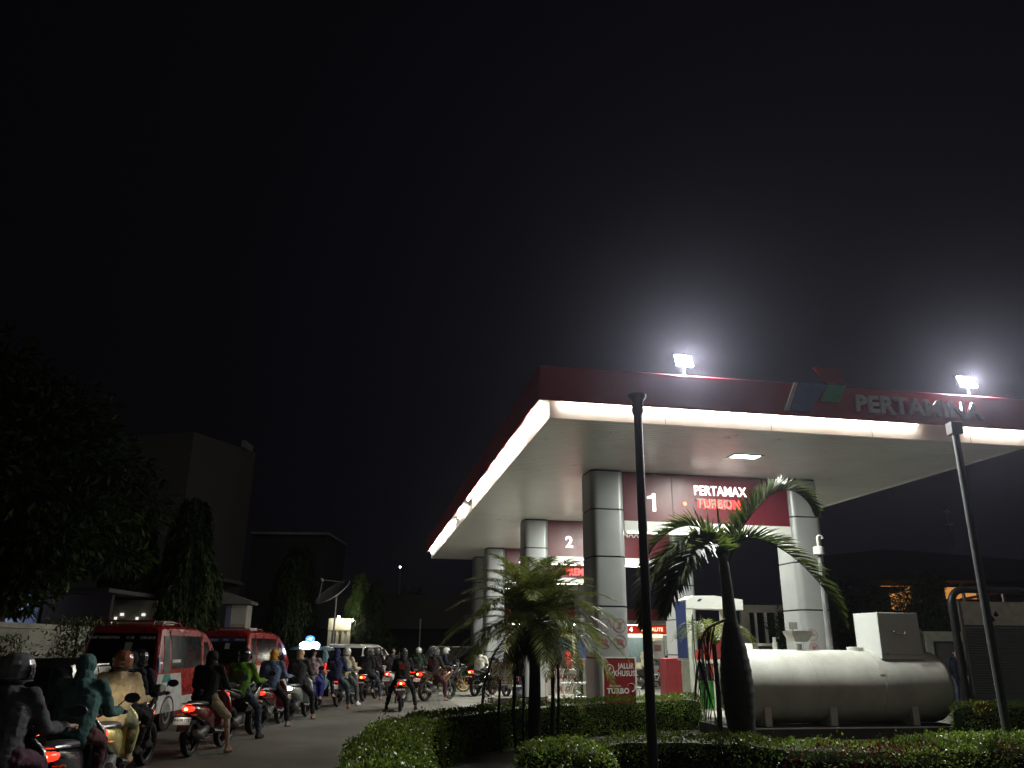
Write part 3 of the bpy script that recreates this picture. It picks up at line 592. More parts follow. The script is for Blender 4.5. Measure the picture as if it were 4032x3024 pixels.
# ------------------------------------------------------------------ trees on the left and right
def weeping(lab, x, y, h, r, n=5000, m=leafD, name='weeping_tree', group='drooping columnar trees', low=.15):
    t = thing(name, lab, 'tree', (x, y, 0), 0, group)
    ob('trunk', MB().tube([(0, 0, 0), (.05, 0, h*.5), (0, 0, h*.92)], [.13, .1, .03], 10), bark, t)
    a = rng.random(n)*2*PI; s = rng.random(n)**.8; z = h*(low+(1-low)*s); rad = r*(1-.75*((z/h-low)/(1-low))**2.2)*(.55+.45*np.sqrt(rng.random(n)))
    lob = np.array([noise.noise(Vector((math.cos(q)*1.5, math.sin(q)*1.5+x, zz_*.55))) for q, zz_ in zip(a, z)]); rad = rad*(1+.6*lob)
    c = np.stack([rad*np.cos(a), rad*np.sin(a), z], 1); c[:, 2] += lob*.35
    d = np.stack([.35*np.cos(a), .35*np.sin(a), -np.ones(n)], 1) + rng.normal(size=(n, 3))*.22
    L = .16+.14*rng.random(n); fn = np.stack([np.cos(a), np.sin(a), np.zeros(n)], 1)+rng.normal(size=(n, 3))*.5
    ob('crown', quads('crown', leafcloud(c, d, fn, L, L*.24)), m, t); return t
weeping('tall drooping tree left of the pale corner hut, in front of the high rise', -11.6, 29.0, 6.6, 1.15, 9000)
weeping('drooping tree with a broad crown behind the first red minibus', -10.2, 25.5, 4.9, 1.25, 8000, low=.2)
weeping('drooping tree between the big dark tree and the high rise', -13.6, 29.0, 6.3, 1.3, 8000)
weeping('slim drooping tree right of the pale corner hut', -11.2, 41, 5.8, 1.2, 5000)
weeping('dark drooping tree left of the satellite dish', -12.0, 46, 7.0, 1.4, 5000)
weeping('dark drooping tree right of the satellite dish', -6.9, 41.5, 4.8, .8, 4500)
weeping('bright green narrow creeper column beside the satellite dish, lit from below', -8.1, 43.5, 5.3, .55, 4500, mat('leaf_lit_tone', (.10, .17, .035), .5, var=.2, island=.4), 'creeper_column', None, .45)  # lit look put into a brighter leaf green
weeping('bushy tree right of the lit house front', -7.0, 43.0, 3.0, 1.1, 5000, low=.1)
def roundtree(lab, x, y, h, rx, rz, n, L0=.16, m=leafD, trunkr=.16, name='tree', group=None, clumps=26):
    t = thing(name, lab, 'tree', (x, y, 0), 0, group)
    tr = MB().tube([(0, 0, 0), (.1, 0, h*.35), (-.1, .1, h*.75)], [trunkr, trunkr*.8, trunkr*.3], 10)
    cl = []
    for k in range(clumps):
        v = rdir(1)[0]; v[2] = v[2]*.9; s = .45+.5*rng.random(); cl.append((v[0]*rx*s, v[1]*rx*s, h-rz+v[2]*rz*s))
    ob('trunk', tr, bark, t)
    br = MB()
    for q in cl[::2]: br.tube([(0, 0, h*.4), (q[0]*.5, q[1]*.5, (h*.4+q[2])/2+.2), q], [trunkr*.35, trunkr*.2, .015], 6)
    ob('branch', br, bark, t)
    per = n//clumps; A = []
    for q in cl:
        v = rdir(per); rr_ = rng.random((per, 1))**.45; c = np.array(q)+v*rr_*np.array([rx*.36, rx*.36, rz*.26]); A.append((c, v+rdir(per)*.8+np.array([0, 0, -.35])))
    c = np.concatenate([a for a, _ in A]); d = np.concatenate([b for _, b in A]); L = L0*(.6+.8*rng.random(len(c)))
    ob('crown', quads('crown', leafcloud(c, d, rdir(len(c), .8), L, L*.3)), m, t); return t
roundtree('huge dark broad-leaved tree filling the left edge of the night sky', -13.5, 19.5, 9.0, 3.9, 3.3, 26000, .26, trunkr=.3, clumps=60)
roundtree('lower dark leafy tree spilling over the long white wall', -11.9, 19.0, 5.2, 2.5, 1.6, 12000, .24, trunkr=.2, clumps=30)
roundtree('dark leafy tree above the far wall right of the tank box', 17.0, 34, 5.2, 1.6, 2.0, 7000, .16)
roundtree('dark round tree between the white window wall and the right column', 13.9, 40, 4.9, 1.3, 2.2, 6000, .16)
roundtree('dark tree behind the vent pipe near the far house', 18.3, 44, 5.6, 1.7, 2.4, 6000, .2)
roundtree('black distant tree at the end of the road', -2.0, 62, 5.8, 3.2, 2.6, 5000, .3)
roundtree('black distant tree left of the road end', -7.5, 60, 6.2, 3.4, 2.8, 5000, .3)
for k, (x, y, h, lab) in enumerate(((-10.2, 16.1, 1.15, 'leafy climbing shrub on the white wall at the left edge of the picture'), (-9.9, 18.9, 1.55, 'leafy shrub growing over the white wall behind the dark car'), (-9.9, 21.2, 1.5, 'leafy shrub tip over the white wall left of the first red minibus'))):
    root = thing('shrub', lab, 'shrub', (x, y, 0), 0, 'shrubs along the white wall'); n = 2600; c = np.stack([rng.normal(size=n)*.5, rng.normal(size=n)*.25, 1.0+rng.random(n)*h-.3], 1); c[:, 0] *= 1.2-.5*(c[:, 2]/(h+.7))
    lob = np.array([noise.noise(Vector((p[0]*3+k*7, p[1]*3, p[2]*2))) for p in c]); c = c[lob > -.12]; n = len(c)
    d = rng.normal(size=(n, 3))*.6; d[:, 2] -= .5
    ob('leaves', quads('leaves', leafcloud(c, d, rdir(n), .12, .035)), mat('wall_shrub_leaf', (.07, .09, .02), .5, island=.5), root)
    ob('stem', MB().tube([(0, 0, 0), (.05, 0, 1.2), (.0, 0, 1.0+h*.7)], .025), bark, root)
t = thing('low_shrubs', 'dark low shrub mass along the foot of the white wall', 'shrub', (-10, 18, 0)); n = 9000
c = np.stack([rng.normal(size=n)*.35+.9, (rng.random(n)-.5)*12, rng.random(n)**1.2*1.35], 1); c[:, 2] *= .8+.3*np.sin(c[:, 1]*2.1); ob('leaves', quads('leaves', leafcloud(c, rdir(n), rdir(n), .14, .05)), leafD, t)
t['label'] = 'dark low hedge of loose shrubs along the foot of the white wall'; t.name = 'loose_hedge'

# ------------------------------------------------------------------ buildings and walls, left
plaster = mat('plaster', (.30, .30, .29), .8, var=.18, scale=1.2, bump=.2, bscale=8)
oldplaster = mat('old_plaster', (.42, .40, .34), .85, var=.3, scale=1.6, bump=.3, bscale=10)
t = thing('boundary_wall', 'long stained whitewashed wall running behind the minibuses on the left', 'wall', (-10.7, 12, 0), R(5))
ob('wall_face', MB().b2((-.1, -4, 0), (.1, 15, 1.98)), oldplaster, t); ob('coping', MB().b2((-.14, -4, 1.983), (.15, 15, 2.1)), oldplaster, t); ob('ledge', MB().b2((.102, -4, 1.60), (.13, 15, 1.66)), oldplaster, t)
t = thing('house', 'low house with a pale blue lit wall behind the whitewashed wall at the left edge', 'house', (-17, 22.5, 0))
ob('wall', MB().b2((0, 0, 0), (4.05, .2, 2.95)), mat('blue_wall', (.25, .30, .5), .7), t)
ob('roof', MB().b2((-.3, -.6, 2.98), (6.2, 3, 3.08)), mat('roof_dark', (.05, .05, .05), .8), t)
ob('dark_wall', MB().b2((4.06, .05, 0), (6.0, .2, 2.95)), mat('maroon_wall', (.035, .02, .025), .8), t)
ld = bpy.data.lights.new('porch_light', 'POINT'); ld.energy = 22; ld.color = (.75, .82, 1); ld.shadow_soft_size = .1
ob('porch_lamp', MB().ell((2.6, -.52, 2.86), (.06, .06, .06)), mat('porch_glow', (1, 1, 1), emis=(.8, .85, 1), estr=4), t); lo = bpy.data.objects.new('porch_light', ld); C.objects.link(lo); lo.parent = t; lo.location = (2.6, -.75, 2.8)
t = thing('lit_porch', 'bright speckled lit porch seen through leaves above the first minibus roof', 'porch', (-12.2, 24.5, 0))
ob('porch_wall', MB().b2((0, 0, 0), (1.6, .12, 2.9)), oldplaster, t); 
for k in range(9): ob('glow_patch', MB().b2((.10+.16*k, -.03, 2.12+.11*((k*5) % 4)), (.17+.16*k+.03*(k % 2), -.005, 2.19+.11*((k*5) % 4))), mat('patch_glow', (1, 1, 1), emis=(1, 1, .9), estr=.5), t)  # glowing patches added for the lit porch speckle between the leaves
t = thing('high_rise', 'tall plain grey building rising behind the drooping trees', 'building', (-18.7, 45, 0))
hr = MB(); A_ = [(0, 0), (1.35, 7.2), (-6, 9.5), (-9, 1.2)]
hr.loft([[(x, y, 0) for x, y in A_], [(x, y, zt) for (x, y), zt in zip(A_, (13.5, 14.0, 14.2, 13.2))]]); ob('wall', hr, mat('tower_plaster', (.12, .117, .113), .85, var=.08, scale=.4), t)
ob('parapet_step', MB().b2((1.0, 5.3, 13.9), (1.25, 6.9, 14.35)), plaster, t)
ob('ledge', MB().prism([(-.3, 5.2), (1.4, 5.25), (1.4, 5.45), (-.3, 5.4)], 8, 'y', 3.6), plaster, t)
ob('small_window', MB().b2((.50, 2.2, 4.3), (.60, 2.4, 4.6)), mat('faint_window', (.3, .35, .2), emis=(.7, .8, .4), estr=.08), t)
t = thing('block', 'dim lower block joined to the right of the high rise', 'building', (-17.2, 53, 0))
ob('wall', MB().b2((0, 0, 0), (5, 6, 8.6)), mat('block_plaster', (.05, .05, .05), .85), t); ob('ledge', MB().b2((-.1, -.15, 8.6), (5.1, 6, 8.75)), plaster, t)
t = thing('corner_hut', 'pale corner hut with a sloping dark roof beside the drooping tree', 'building', (-11.55, 34, 0), R(4))
ob('wall', MB().b2((0, 0, 0), (.62, .9, 3.22)), mat('hut_board', (.42, .39, .34), .8, var=.12), t); ob('side_panel', MB().b2((-.22, -.02, 0), (-.01, .9, 3.2)), mat('hut_blue', (.12, .13, .22), .7), t)
ob('roof', MB().prism([(-.4, 3.75), (.80, 3.36), (.80, 3.24), (-.4, 3.24)], 1.3, 'y', .45), mat('roof_tile_grey', (.14, .135, .13), .8), t)
ob('skirting', MB().b2((-.0, -.03, 0), (.62, -.004, 2.45)), mat('hut_lower', (.30, .28, .24), .8), t)
t = thing('cream_house', 'cream house front with columns lit by two bright lamps', 'house', (-9.25, 42, 0), R(6))
hw = mat('cream_wall', (.62, .58, .45), .75, var=.08); ob('wall', MB().b2((0, 0, 0), (1.12, .3, 2.95)), hw, t)
ob('pilaster', MB().b2((.02, -.08, 0), (.16, -.003, 2.35)).b2((.42, -.08, 0), (.52, -.003, 2.35)).b2((.70, -.08, 0), (.78, -.003, 2.35)).b2((.96, -.08, 0), (1.1, -.003, 2.35)).b2((0, -.1, 2.36), (1.12, -.003, 2.44)), hw, t)
ob('window', MB().b2((.2, -.02, .4), (.38, -.004, 2.2)).b2((.56, -.02, .4), (.67, -.004, 2.2)), mat('window_brown', (.10, .09, .06), .4), t)
for k, (x, z, e) in enumerate(((.52, 3.02, 8), (1.22, 2.86, 16))):
    lp = ob('wall_lamp', MB().ell((x, -.28, z), (.055, .055, .05)).tube([(x, -.25, z), (x, -.0, z-.05)], .012), mat('house_lamp', (1, 1, 1), emis=(1, .97, .85), estr=26), t)
    ld = bpy.data.lights.new('lamp_glow', 'POINT'); ld.energy = e*.8; ld.color = (1, .96, .8); ld.shadow_soft_size = .06; lo = bpy.data.objects.new('lamp_glow', ld); C.objects.link(lo); lo.parent = t; lo.location = (x, -.42, z)
t = thing('satellite_dish', 'large tilted satellite dish on a mast above the lit house front', 'satellite dish', (-8.1, 38, 0))
ob('mast', MB().tube([(0, 0, 0), (0, 0, 3.9)], .04), metal, t)
pf = [(0, 0), (.25, .015), (.5, .06), (.72, .13), (.88, .2), (.88, .215), (.7, .145), (.45, .07), (.2, .03), (.0, .015)]
dsh = ob('dish', MB().lathe([(max(r, .002), z) for r, z in pf], n=32), mat('dish_grey', (.22, .22, .22), .6), t, (-.05, -.1, 3.85), (R(24), R(-32), 0))
ob('rim', MB().lathe([(.87, .195), (.90, .20), (.90, .225), (.87, .225)], n=32, closed=True), mat('rim_pale', (.4, .4, .38), .5), dsh)
ob('feed_arm', MB().tube([(-.75, -.2, .2), (-.1, 0, .95)], .015).tube([(.6, .5, .15), (-.1, 0, .95)], .01).ell((-.12, 0, .95), (.06, .06, .1)), mat('rim_pale', (.4, .4, .38)), dsh)
t = thing('long_house', 'dark low house roof line behind the queue of cars', 'house', (-13, 50, 0)); ob('wall', MB().b2((0, 0, 0), (12, 4, 2.6)), mat('house_dark', (.018, .018, .02), .9), t); ob('roof', MB().prism([(-.6, 2.62), (12.6, 2.62), (11, 4.6), (1, 4.6)], 5, 'y', 2), mat('roof_dark', (.05, .05, .05)), t)
t = thing('street_pole', 'thin pale pole at the far end of the road', 'pole', (-4.35, 40, 0)); ob('shaft', MB().tube([(0, 0, 0), (0, 0, 2.9)], .03), mat('pole_pale', (.3, .3, .3)), t)
t = thing('mobile_mast', 'distant mast with one tiny white light beyond the road end', 'mast', (-13.0, 95, 0)); ob('shaft', MB().tube([(0, 0, 0), (0, 0, 10.3)], .12), metal, t); ob('beacon', MB().ell((0, 0, 10.4), (.09, .09, .09)), lampm, t)

# ------------------------------------------------------------------ second canopy (motorcycle lane) far behind
t = thing('rear_canopy', 'low red and white canopy of the rear motorcycle lane with a PERTALITE sign', 'canopy', (2.2, 44, 0), R(2))
ob('fascia', MB().b2((-2.9, 0, 3.05), (7.6, .2, 3.62)), mat('bright_red', (.42, .02, .035), .4), t)
ob('fascia_trim', MB().b2((-2.9, -.02, 2.86), (7.6, .18, 3.04)), white, t)
ob('roof', MB().b2((-2.9, .21, 2.9), (7.6, 9, 3.55)), ceilm, t)
ob('sign_panel', MB().b2((4.1, .3, 2.38), (6.6, .4, 2.80)), mat('sign_red', (.5, .03, .02), emis=(1, .05, .02), estr=.18), t)
text('sign_lettering', 'PERTALITE', .26, mat('sign_text', (1, .8, .5), emis=(1, .75, .4), estr=.8), t, (5.5, .29, 2.59), bold=.008, sx=.9); text('sign_lettering', '4', .32, lett, t, (4.35, .29, 2.58), bold=.012)
ob('lower_trim', MB().b2((4.1, .28, 2.18), (6.8, .42, 2.34)), mat('trim_glow', (1, .95, .75), emis=(1, .93, .65), estr=.7), t)
for a, b in ((6.65, 7.1), (3.6, 3.95), (-2.8, -2.5), (.1, .4)): ob('post', MB().b2((a, .3, 0), (b, .7, 2.85)), mat('post_cream', (.6, .58, .5), .6), t)
for k, x in enumerate((-1.6, 2.0, 5.0)):
    ob('light_tube', MB().tube([(x-.6, 1.5, 2.84), (x+.6, 1.5, 2.84)], .02), mat('rear_led', (1, 1, 1), emis=(1, .97, .82), estr=14), t)
    ld = bpy.data.lights.new('tube_light', 'AREA'); ld.shape = 'RECTANGLE'; ld.size = 1.2; ld.size_y = .2; ld.energy = 30; ld.color = (1, .95, .78); lo = bpy.data.objects.new('tube_light', ld); C.objects.link(lo); lo.parent = t; lo.location = (x, 1.2, 2.75)
t = thing('kiosk', 'lit cream station shop wall with window behind the feather palm', 'shop', (-.4, 46.5, 0))
ob('wall', MB().b2((0, 0, 0), (9, .2, 2.85)), mat('shop_wall', (.6, .57, .42), .7), t)
for x in (.6, 2.6, 4.6, 7.0): ob('window', MB().b2((x, -.03, .9), (x+1.3, -.003, 2.2)), mat('shop_window', (.12, .18, .2), .2), t)
ob('sign', MB().b2((1.2, -.06, 2.3), (3.8, -.004, 2.7)), mat('shop_yellow', (.6, .55, .1), .6), t)
def whitepump(x, y, lab):
    t = thing('fuel_pump', lab, 'fuel pump', (x, y, 0), 0, 'pumps of the rear lane')
    ob('lower_cabinet', MB().b2((0, 0, .1), (.8, .5, 1.3)), white, t, bevel=.02); ob('display_head', MB().b2((.05, .05, 1.3), (.6, .45, 2.0)), white, t, bevel=.02); ob('mast', MB().b2((.62, .05, 1.3), (.8, .45, 2.25)), white, t, bevel=.02)
    ob('screen', MB().b2((.12, -.01, .85), (.6, -.002, 1.15)), mat('screen_grey', (.25, .25, .22), .3), t); ob('screen', MB().b2((.12, .04, 1.5), (.45, .048, 1.8)), mat('screen_pink', (.5, .25, .2), .3), t)
whitepump(6.95, 40.5, 'white rear-lane fuel pump under the PERTALITE sign'); whitepump(1.4, 41, 'white rear-lane fuel pump behind the lane 2 column')
# ------------------------------------------------------------------ right side
t = thing('window_wall', 'white concrete building with three tall window openings beyond the tank', 'building', (12.7, 45, 0), R(3))
ob('wall', MB().b2((0, 0, 0), (.45, .3, 3.95)).b2((2.35, 0, 0), (2.6, .3, 3.9)).b2((.45, 0, 3.55), (2.35, .3, 3.95)).b2((.45, 0, 0), (2.35, .3, 1.95)), oldplaster, t)
ob('mullion', MB().b2((.75, -.03, 1.95), (.85, .28, 3.55)).b2((1.3, -.03, 1.95), (1.42, .28, 3.55)).b2((1.9, -.03, 1.95), (2.02, .28, 3.55)), white, t)
ob('pane', MB().b2((.45, .12, 1.951), (2.35, .14, 3.549)), glass, t); ob('canopy_ledge', MB().b2((-.4, -.9, 1.8), (2.6, -.0, 1.93)), white, t)
ob('post', MB().b2((-.1, -.8, 0), (.5, -.6, 1.8)), white, t)
ld = bpy.data.lights.new('ledge_light', 'POINT'); ld.energy = 16; ld.color = (1, .95, .75); ld.shadow_soft_size = .1; lo = bpy.data.objects.new('ledge_light', ld); C.objects.link(lo); lo.parent = t; lo.location = (-.2, -1.2, 1.5)
ob('wall_lamp', MB().ell((-.2, -.85, 1.6), (.05, .05, .05)), mat('ledge_lamp', (1, 1, 1), emis=(1, .95, .8), estr=5), t)
t = thing('far_house', 'dark two storey house with orange lit rooms behind the framed board', 'house', (21.5, 49, 0))
hd = mat('house_grey', (.09, .085, .08), .9); om = mat('orange_room', (.5, .25, .08), emis=(1, .42, .10), estr=.28, var=.3, scale=1.2)
ob('wall', MB().b2((0, 0, 0), (12, 5, 3.9)).b2((0, 0, 3.9), (1.4, 4, 5.3)).b2((3.2, -.3, 3.9), (4.6, 4, 5.6)).b2((7.2, 0, 3.9), (12, 4, 5.5)), hd, t)
ob('roof', MB().prism([(-3.5, 5.62), (13, 5.62), (13, 6.6), (1, 7.4), (-3.5, 6.9)], 6, 'y', 2), mat('roof_black', (.02, .02, .02), .9), t)
for a, b in (((1.41, 1.0, 3.9), (3.19, 1.1, 5.4)), ((4.61, 1.0, 4.3), (7.19, 1.1, 5.35))): ob('lit_room', MB().b2(a, b), om, t)
for a, b in (((2.3, -.02, 3.9), (3.18, .02, 4.3)), ((4.62, -.02, 3.9), (7.18, .02, 4.6))): ob('railing', MB().b2(a, b), mat('rail_red', (.12, .035, .02), .7), t)
ob('curtain', MB().prism([(1.42, 5.35), (3.15, 5.38), (2.6, 5.1), (1.9, 4.9)], .03, 'y', .9), mat('curtain_grey', (.25, .15, .08), .8), t)
t = thing('awning', 'small tilted orange awning beside the framed board', 'awning', (24.3, 44, 4.2)); ob('cloth', MB().box((1.6, 0, .35), (2.9, .5, .12), (0, R(-10), 0)), mat('orange_cloth', (.5, .14, .06), .7), t); ob('support', MB().tube([(1.6, 0, -4.2), (1.6, 0, .3)], .04), metal, t)
t = thing('concrete_fence', 'pale concrete frame fence with T shaped posts behind the tank end', 'fence', (14.3, 31, 0), R(6))
ob('panel', MB().b2((0, .05, .0), (8, .12, 2.2)), mat('fence_grey', (.15, .15, .14), .85), t)
ob('rail', MB().b2((0, -.05, 2.0), (8, .045, 2.35)), mat('fence_pale', (.5, .5, .40), .8), t)
for x in (-.1, 1.35, 2.9, 4.4): ob('post', MB().b2((x, -.045, 0), (x+.28, .04, 1.995)), mat('fence_pale', (.5, .5, .4)), t)
t = thing('pickup_truck', 'blue parked pickup truck side glimpsed between the tank and the framed board', 'truck', (14.4, 27.6, 0), R(3))
ob('body', MB().prism([(0, .45), (4.2, .45), (4.2, 1.0), (3.3, 1.05), (2.9, 1.45), (1.9, 1.45), (1.7, 1.05), (0, 1.0)], 1.6, 'y', .8), mat('truck_blue', (.06, .13, .22), .35), t, bevel=.04)
ob('stripe', MB().b2((.05, -.012, .82), (4.1, -.003, .88)), mat('stripe_pale', (.3, .4, .45)), t)
ob('window', MB().b2((2.0, -.01, 1.08), (2.8, -.002, 1.38)), glass, t)
for x in (.8, 3.4): ob('wheel', MB().lathe([(.1, -.1), (.3, -.1), (.33, -.06), (.33, .06), (.3, .1), (.1, .1)], (x, .05, .33), 'y', 24), rubber, t)
# black framed board
t = thing('framed_board', 'black arched frame holding a board with white header and dark shutters', 'signboard', (9.42, 17.4, 0), R(6))
H_ = 2.93; fw = []
for (x, z) in [(0, .35), (0, H_-.32)] + [(.32-.32*math.cos(R(a)), H_-.32+.32*math.sin(R(a))) for a in range(10, 91, 10)] + [(1.55, H_)] + [(1.55+.32*math.sin(R(a)), H_-.32+.32*math.cos(R(a))) for a in range(10, 91, 10)] + [(1.87, .35)]: fw.append((x, 0, z))
ob('frame', MB().tube(fw, .075, 12), black, t)
ob('leg', MB().tube([(0, 0, 0), (0, 0, .36)], .06).tube([(1.87, 0, 0), (1.87, 0, .36)], .06), black, t)
ob('inner_frame', MB().b2((.14, -.03, .45), (.19, .03, 2.7)).b2((1.68, -.03, .45), (1.73, .03, 2.7)).b2((.19, -.03, .45), (1.68, .03, .5)), metal, t)
ob('header_panel', MB().b2((.2, -.02, 2.2), (1.67, .02, 2.68)), mat('header_pale', (.75, .73, .66), .6), t)
lv = MB()
for k in range(34): lv.box((.935, 0, .53+k*.049), (1.47, .012, .052), (R(-28), 0, 0))
ob('shutter', lv, mat('shutter_green', (.06, .075, .065), .45, .3), t)
for (x, z, r) in ((.75, 2.50, 30), (.96, 2.50, -30), (.86, 2.40, 0)): ob('header_mark', MB().prism([(x, z), (x+.06, z-.1), (x+.0, z-.13), (x-.06, z-.1)], .006, 'y', -.026), black, t)
ob('hanger', MB().b2((1.2, -.02, 2.69), (1.24, .02, 2.88)).b2((.3, -.02, 2.69), (.34, .02, 2.88)), metal, t)
t = thing('utility_pole', 'thin distant utility pole leaning behind the right pole', 'pole', (28.0, 50, 0)); ob('shaft', MB().tube([(0, 0, 0), (-.3, 0, 10.2)], .07), metal, t); ob('insulator', MB().tube([(-.5, 0, 9.2), (.0, 0, 9.2)], .05).tube([(-.5, 0, 10), (-.1, 0, 10)], .05), metal, t)
# ------------------------------------------------------------------ cars and minibuses
def vehicle(lab, loc, rz, L, W, zb, zr, wr, stations, paint, cat='car', name='parked_car', group=None, tilt=.25, glassm=None, low=None):
    """stations: (y, roof z) from rear to front; body ring narrows from belt zb to the roof"""
    t = thing(name, lab, cat, loc, rz, group); rings = []; hw_ = W/2
    def side_x(z, top): 
        if z <= zb: return hw_
        return hw_ + (wr/2-hw_)*(z-zb)/(zr-zb)
    for y, z in stations:
        end = y < .02 or y > L-.02; s = .93 if end else 1; zt = z; half = []
        for (xx, zz) in ((s*hw_*.90, .24), (s*hw_*.99, .42), (s*hw_, .7), (s*side_x(min(zb, zt-.06), zt), min(zb, zt-.06))): half.append((xx, zz))
        xt = side_x(zt, zt)*s if zt > zb else s*hw_*.97
        half += [(side_x((zb*.45+zt*.55), zt)*s if zt > zb+.05 else xt, max(min(zb, zt-.06)+.01, zb*.45+zt*.55 if zt > zb else zt-.04)), (xt-.01, zt-.07 if zt > zb+.1 else zt-.03), (xt-.10, zt-.015), (xt*.5, zt+.012), ]
        ring = [(x, y + (tilt*max(0, zz-zb)/(zr-zb) if y < .3 else 0), zz) for x, zz in half]; ring += [(-x, y_, zz) for x, y_, zz in reversed(ring)]
        rings.append(ring)
    body = ob('body', MB().loft(rings), paint, t)
    for mo in (body.modifiers.new('bevel', 'BEVEL'),): mo.width = .03; mo.segments = 2; mo.limit_method = 'ANGLE'; mo.angle_limit = R(40)
    G = glassm or glass
    def sideq(name, y0, y1, z0, z1, m, sgn, off=.006, shear0=0, shear1=0, par=None):
        P = []
        for o_ in (off, off-.03):
            P.append([(sgn*(side_x(z, 0)+o_), y, z) for y, z in ((y0, z0), (y1, z0), (y1+shear1, z1), (y0+shear0, z1))])
        return ob(name, MB().loft(P), m, par or t)
    def rearq(name, x0, x1, z0, z1, m, off=.006, par=None, taper=0):
        P = []
        for o_ in (off, off-.03):
            P.append([(x, tilt*max(0, z-zb)/(zr-zb)-o_, z) for x, z in ((x0, z0), (x1, z0), (x1-taper, z1), (x0+taper, z1))])
        return ob(name, MB().loft(P), m, par or t)
    wr_ = .30 if zr < 1.9 else .30
    for y in (.72, L-.78):
        for s in (-1, 1):
            wl = ob('wheel', MB().lathe([(wr_*.62, -.10), (wr_*.95, -.10), (wr_, -.07), (wr_, .07), (wr_*.95, .10), (wr_*.62, .10)], n=28, ax='x', c=(s*(hw_-.10), y, wr_)), rubber, t)
            ob('rim', MB().lathe([(.03, .085), (wr_*.25, .07), (wr_*.62, .09), (wr_*.62, -.09), (.03, -.09)], n=20, ax='x', c=(s*(hw_-.10)+(0.02*s), y, wr_)), mat('rim_grey', (.35, .35, .34), .4, .7), wl)
            ob('wheel_arch', MB().lathe([(wr_+.01, 0), (wr_+.05, 0), (wr_+.05, .03), (wr_+.01, .03)], n=28, ax='x', c=(s*hw_-(.018 if s > 0 else .012), y, wr_+.01), closed=True), blackpl, t)
    ob('bumper', MB().b2((-hw_*.92, -.07, .32), (hw_*.92, .0, .55)), low or paint, t, bevel=.02)
    return t, sideq, rearq
vred = mat('van_red', (.26, .014, .014), .28, var=.08, coat=.6); vwhite = mat('van_white', (.55, .56, .56), .3, coat=.5)
def minibus(lab, loc, rz, texts, banner=None, braking=True):
    zb, zr = 1.10, 2.05
    st = [(0, 2.0), (.05, 2.03), (.8, 2.06), (2.2, 2.05), (2.75, 1.98), (3.15, 1.78), (3.7, 1.12), (4.05, .95), (4.1, .8)]
    t, sq, rq = vehicle(lab, loc, rz, 4.1, 1.66, zb, zr, 1.42, st, vred, 'minibus', 'minibus', 'red and white minibuses in the queue', .22)
    rw = rq('rear_window', -.70, .70, 1.16, 1.88, glass, taper=.05)
    for k, (x, s) in enumerate(texts):
        text('window_lettering', s, .075, mat('sticker_white', (.5, .5, .5), .5), rw, (x, .22*(1.79-zb)/(zr-zb)-.016, 1.79), (PI/2-.2, 0, 0), ext=.002, bold=.0015)
    ob('notice_sheet', MB().prism([(-.02, 1.45), (.12, 1.45), (.14, 1.7), (0, 1.7)], .004, 'y', 0), mat('paper', (.42, .42, .38), .7), rw, (0.06, .22*.5-.012, 0), (-.2*0, 0, 0))
    if banner: ob('window_banner', MB().loft([[(x, .22*(z-zb)/(zr-zb)-o_, z) for x, z in ((-.64, 1.72), (.64, 1.72), (.63, 1.86), (-.63, 1.86))] for o_ in (.009, .012)]), mat('banner_dark_blue', (.012, .018, .09), .5), rw)
    ob('tail_lamp', MB().b2((.70, -.03, .78), (.82, .05, 1.12)), reddull, t, bevel=.01); ob('tail_lamp', MB().b2((-.82, -.03, .78), (-.70, .05, 1.12)), reddull, t, bevel=.01)
    ob('reversing_lamp', MB().b2((.71, -.032, .62), (.81, .02, .775)), mat('lamp_clear', (.6, .6, .6), .2), t)
    for s in (-1, 1):
        sq('window', .30, .62, 1.14, 1.84, glass, s, shear0=.05); sq('window', .72, 1.75, 1.18, 1.84, glass, s); sq('window', 1.78, 2.45, 1.18, 1.84, glass, s, shear1=-.03); sq('window', 2.6, 3.2, 1.16, 1.72, glass, s, shear1=-.35)
        wp = sq('white_panel', .03, 1.55, .34, 1.09, vwhite, s, off=.006, shear1=-.35); sq('white_panel', 1.0, 3.9, .34, .62, vwhite, s, off=.0045)
        sq('swoosh', .25, .75, .93, 1.085, mat('swoosh_green', (.03, .25, .16), .4), s, off=.008, shear1=-.1, shear0=.1, par=wp); sq('swoosh', .55, .75, .86, 1.0, mat('swoosh_blue', (.02, .06, .3), .4), s, off=.009, shear1=-.05, par=wp)
        sq('door_seam', .66, .675, .4, 1.95, dark, s, off=.0055); sq('door_seam', 2.5, 2.515, .4, 1.85, dark, s, off=.0055); sq('light_streak', .75, 1.2, 1.30, 1.36, mat('streak_pale', (.4, .4, .38), .4), s, off=.008)  # light streak drawn as a pale strip over the side glass
        sq('blue_stripe', .06, .14, 1.12, 1.40, mat('swoosh_sky', (.08, .2, .4), .4), s, off=.007)
    text('side_lettering', 'mikrotrans', .10, mat('letter_blue', (.06, .12, .3), .5), t, (.845, .55, .72), (PI/2, 0, PI/2), ext=.002, bold=.002)
    ob('roof_vent', MB().b2((-.5, .9, 2.06), (.45, 1.5, 2.14)), mat('vent_white', (.4, .4, .4), .5), t, bevel=.02)
    ob('roof_rail', MB().tube([(-.55, .15, 2.05), (-.55, .2, 2.12), (.55, .2, 2.12), (.55, .15, 2.05)], .018).tube([(.66, .3, 2.03), (.68, .5, 2.09), (.68, 1.2, 2.10), (.66, 1.4, 2.03)], .015), vred, t)
    pl = ob('number_plate', MB().b2((-.22, -.09, .58), (.22, -.075, .72)), mat('plate_yellow', (.55, .42, .05), .5), t)
    text('plate_lettering', 'B 1748 UZ', .09, black, pl, (0, -.092, .65), ext=.001)
    return t
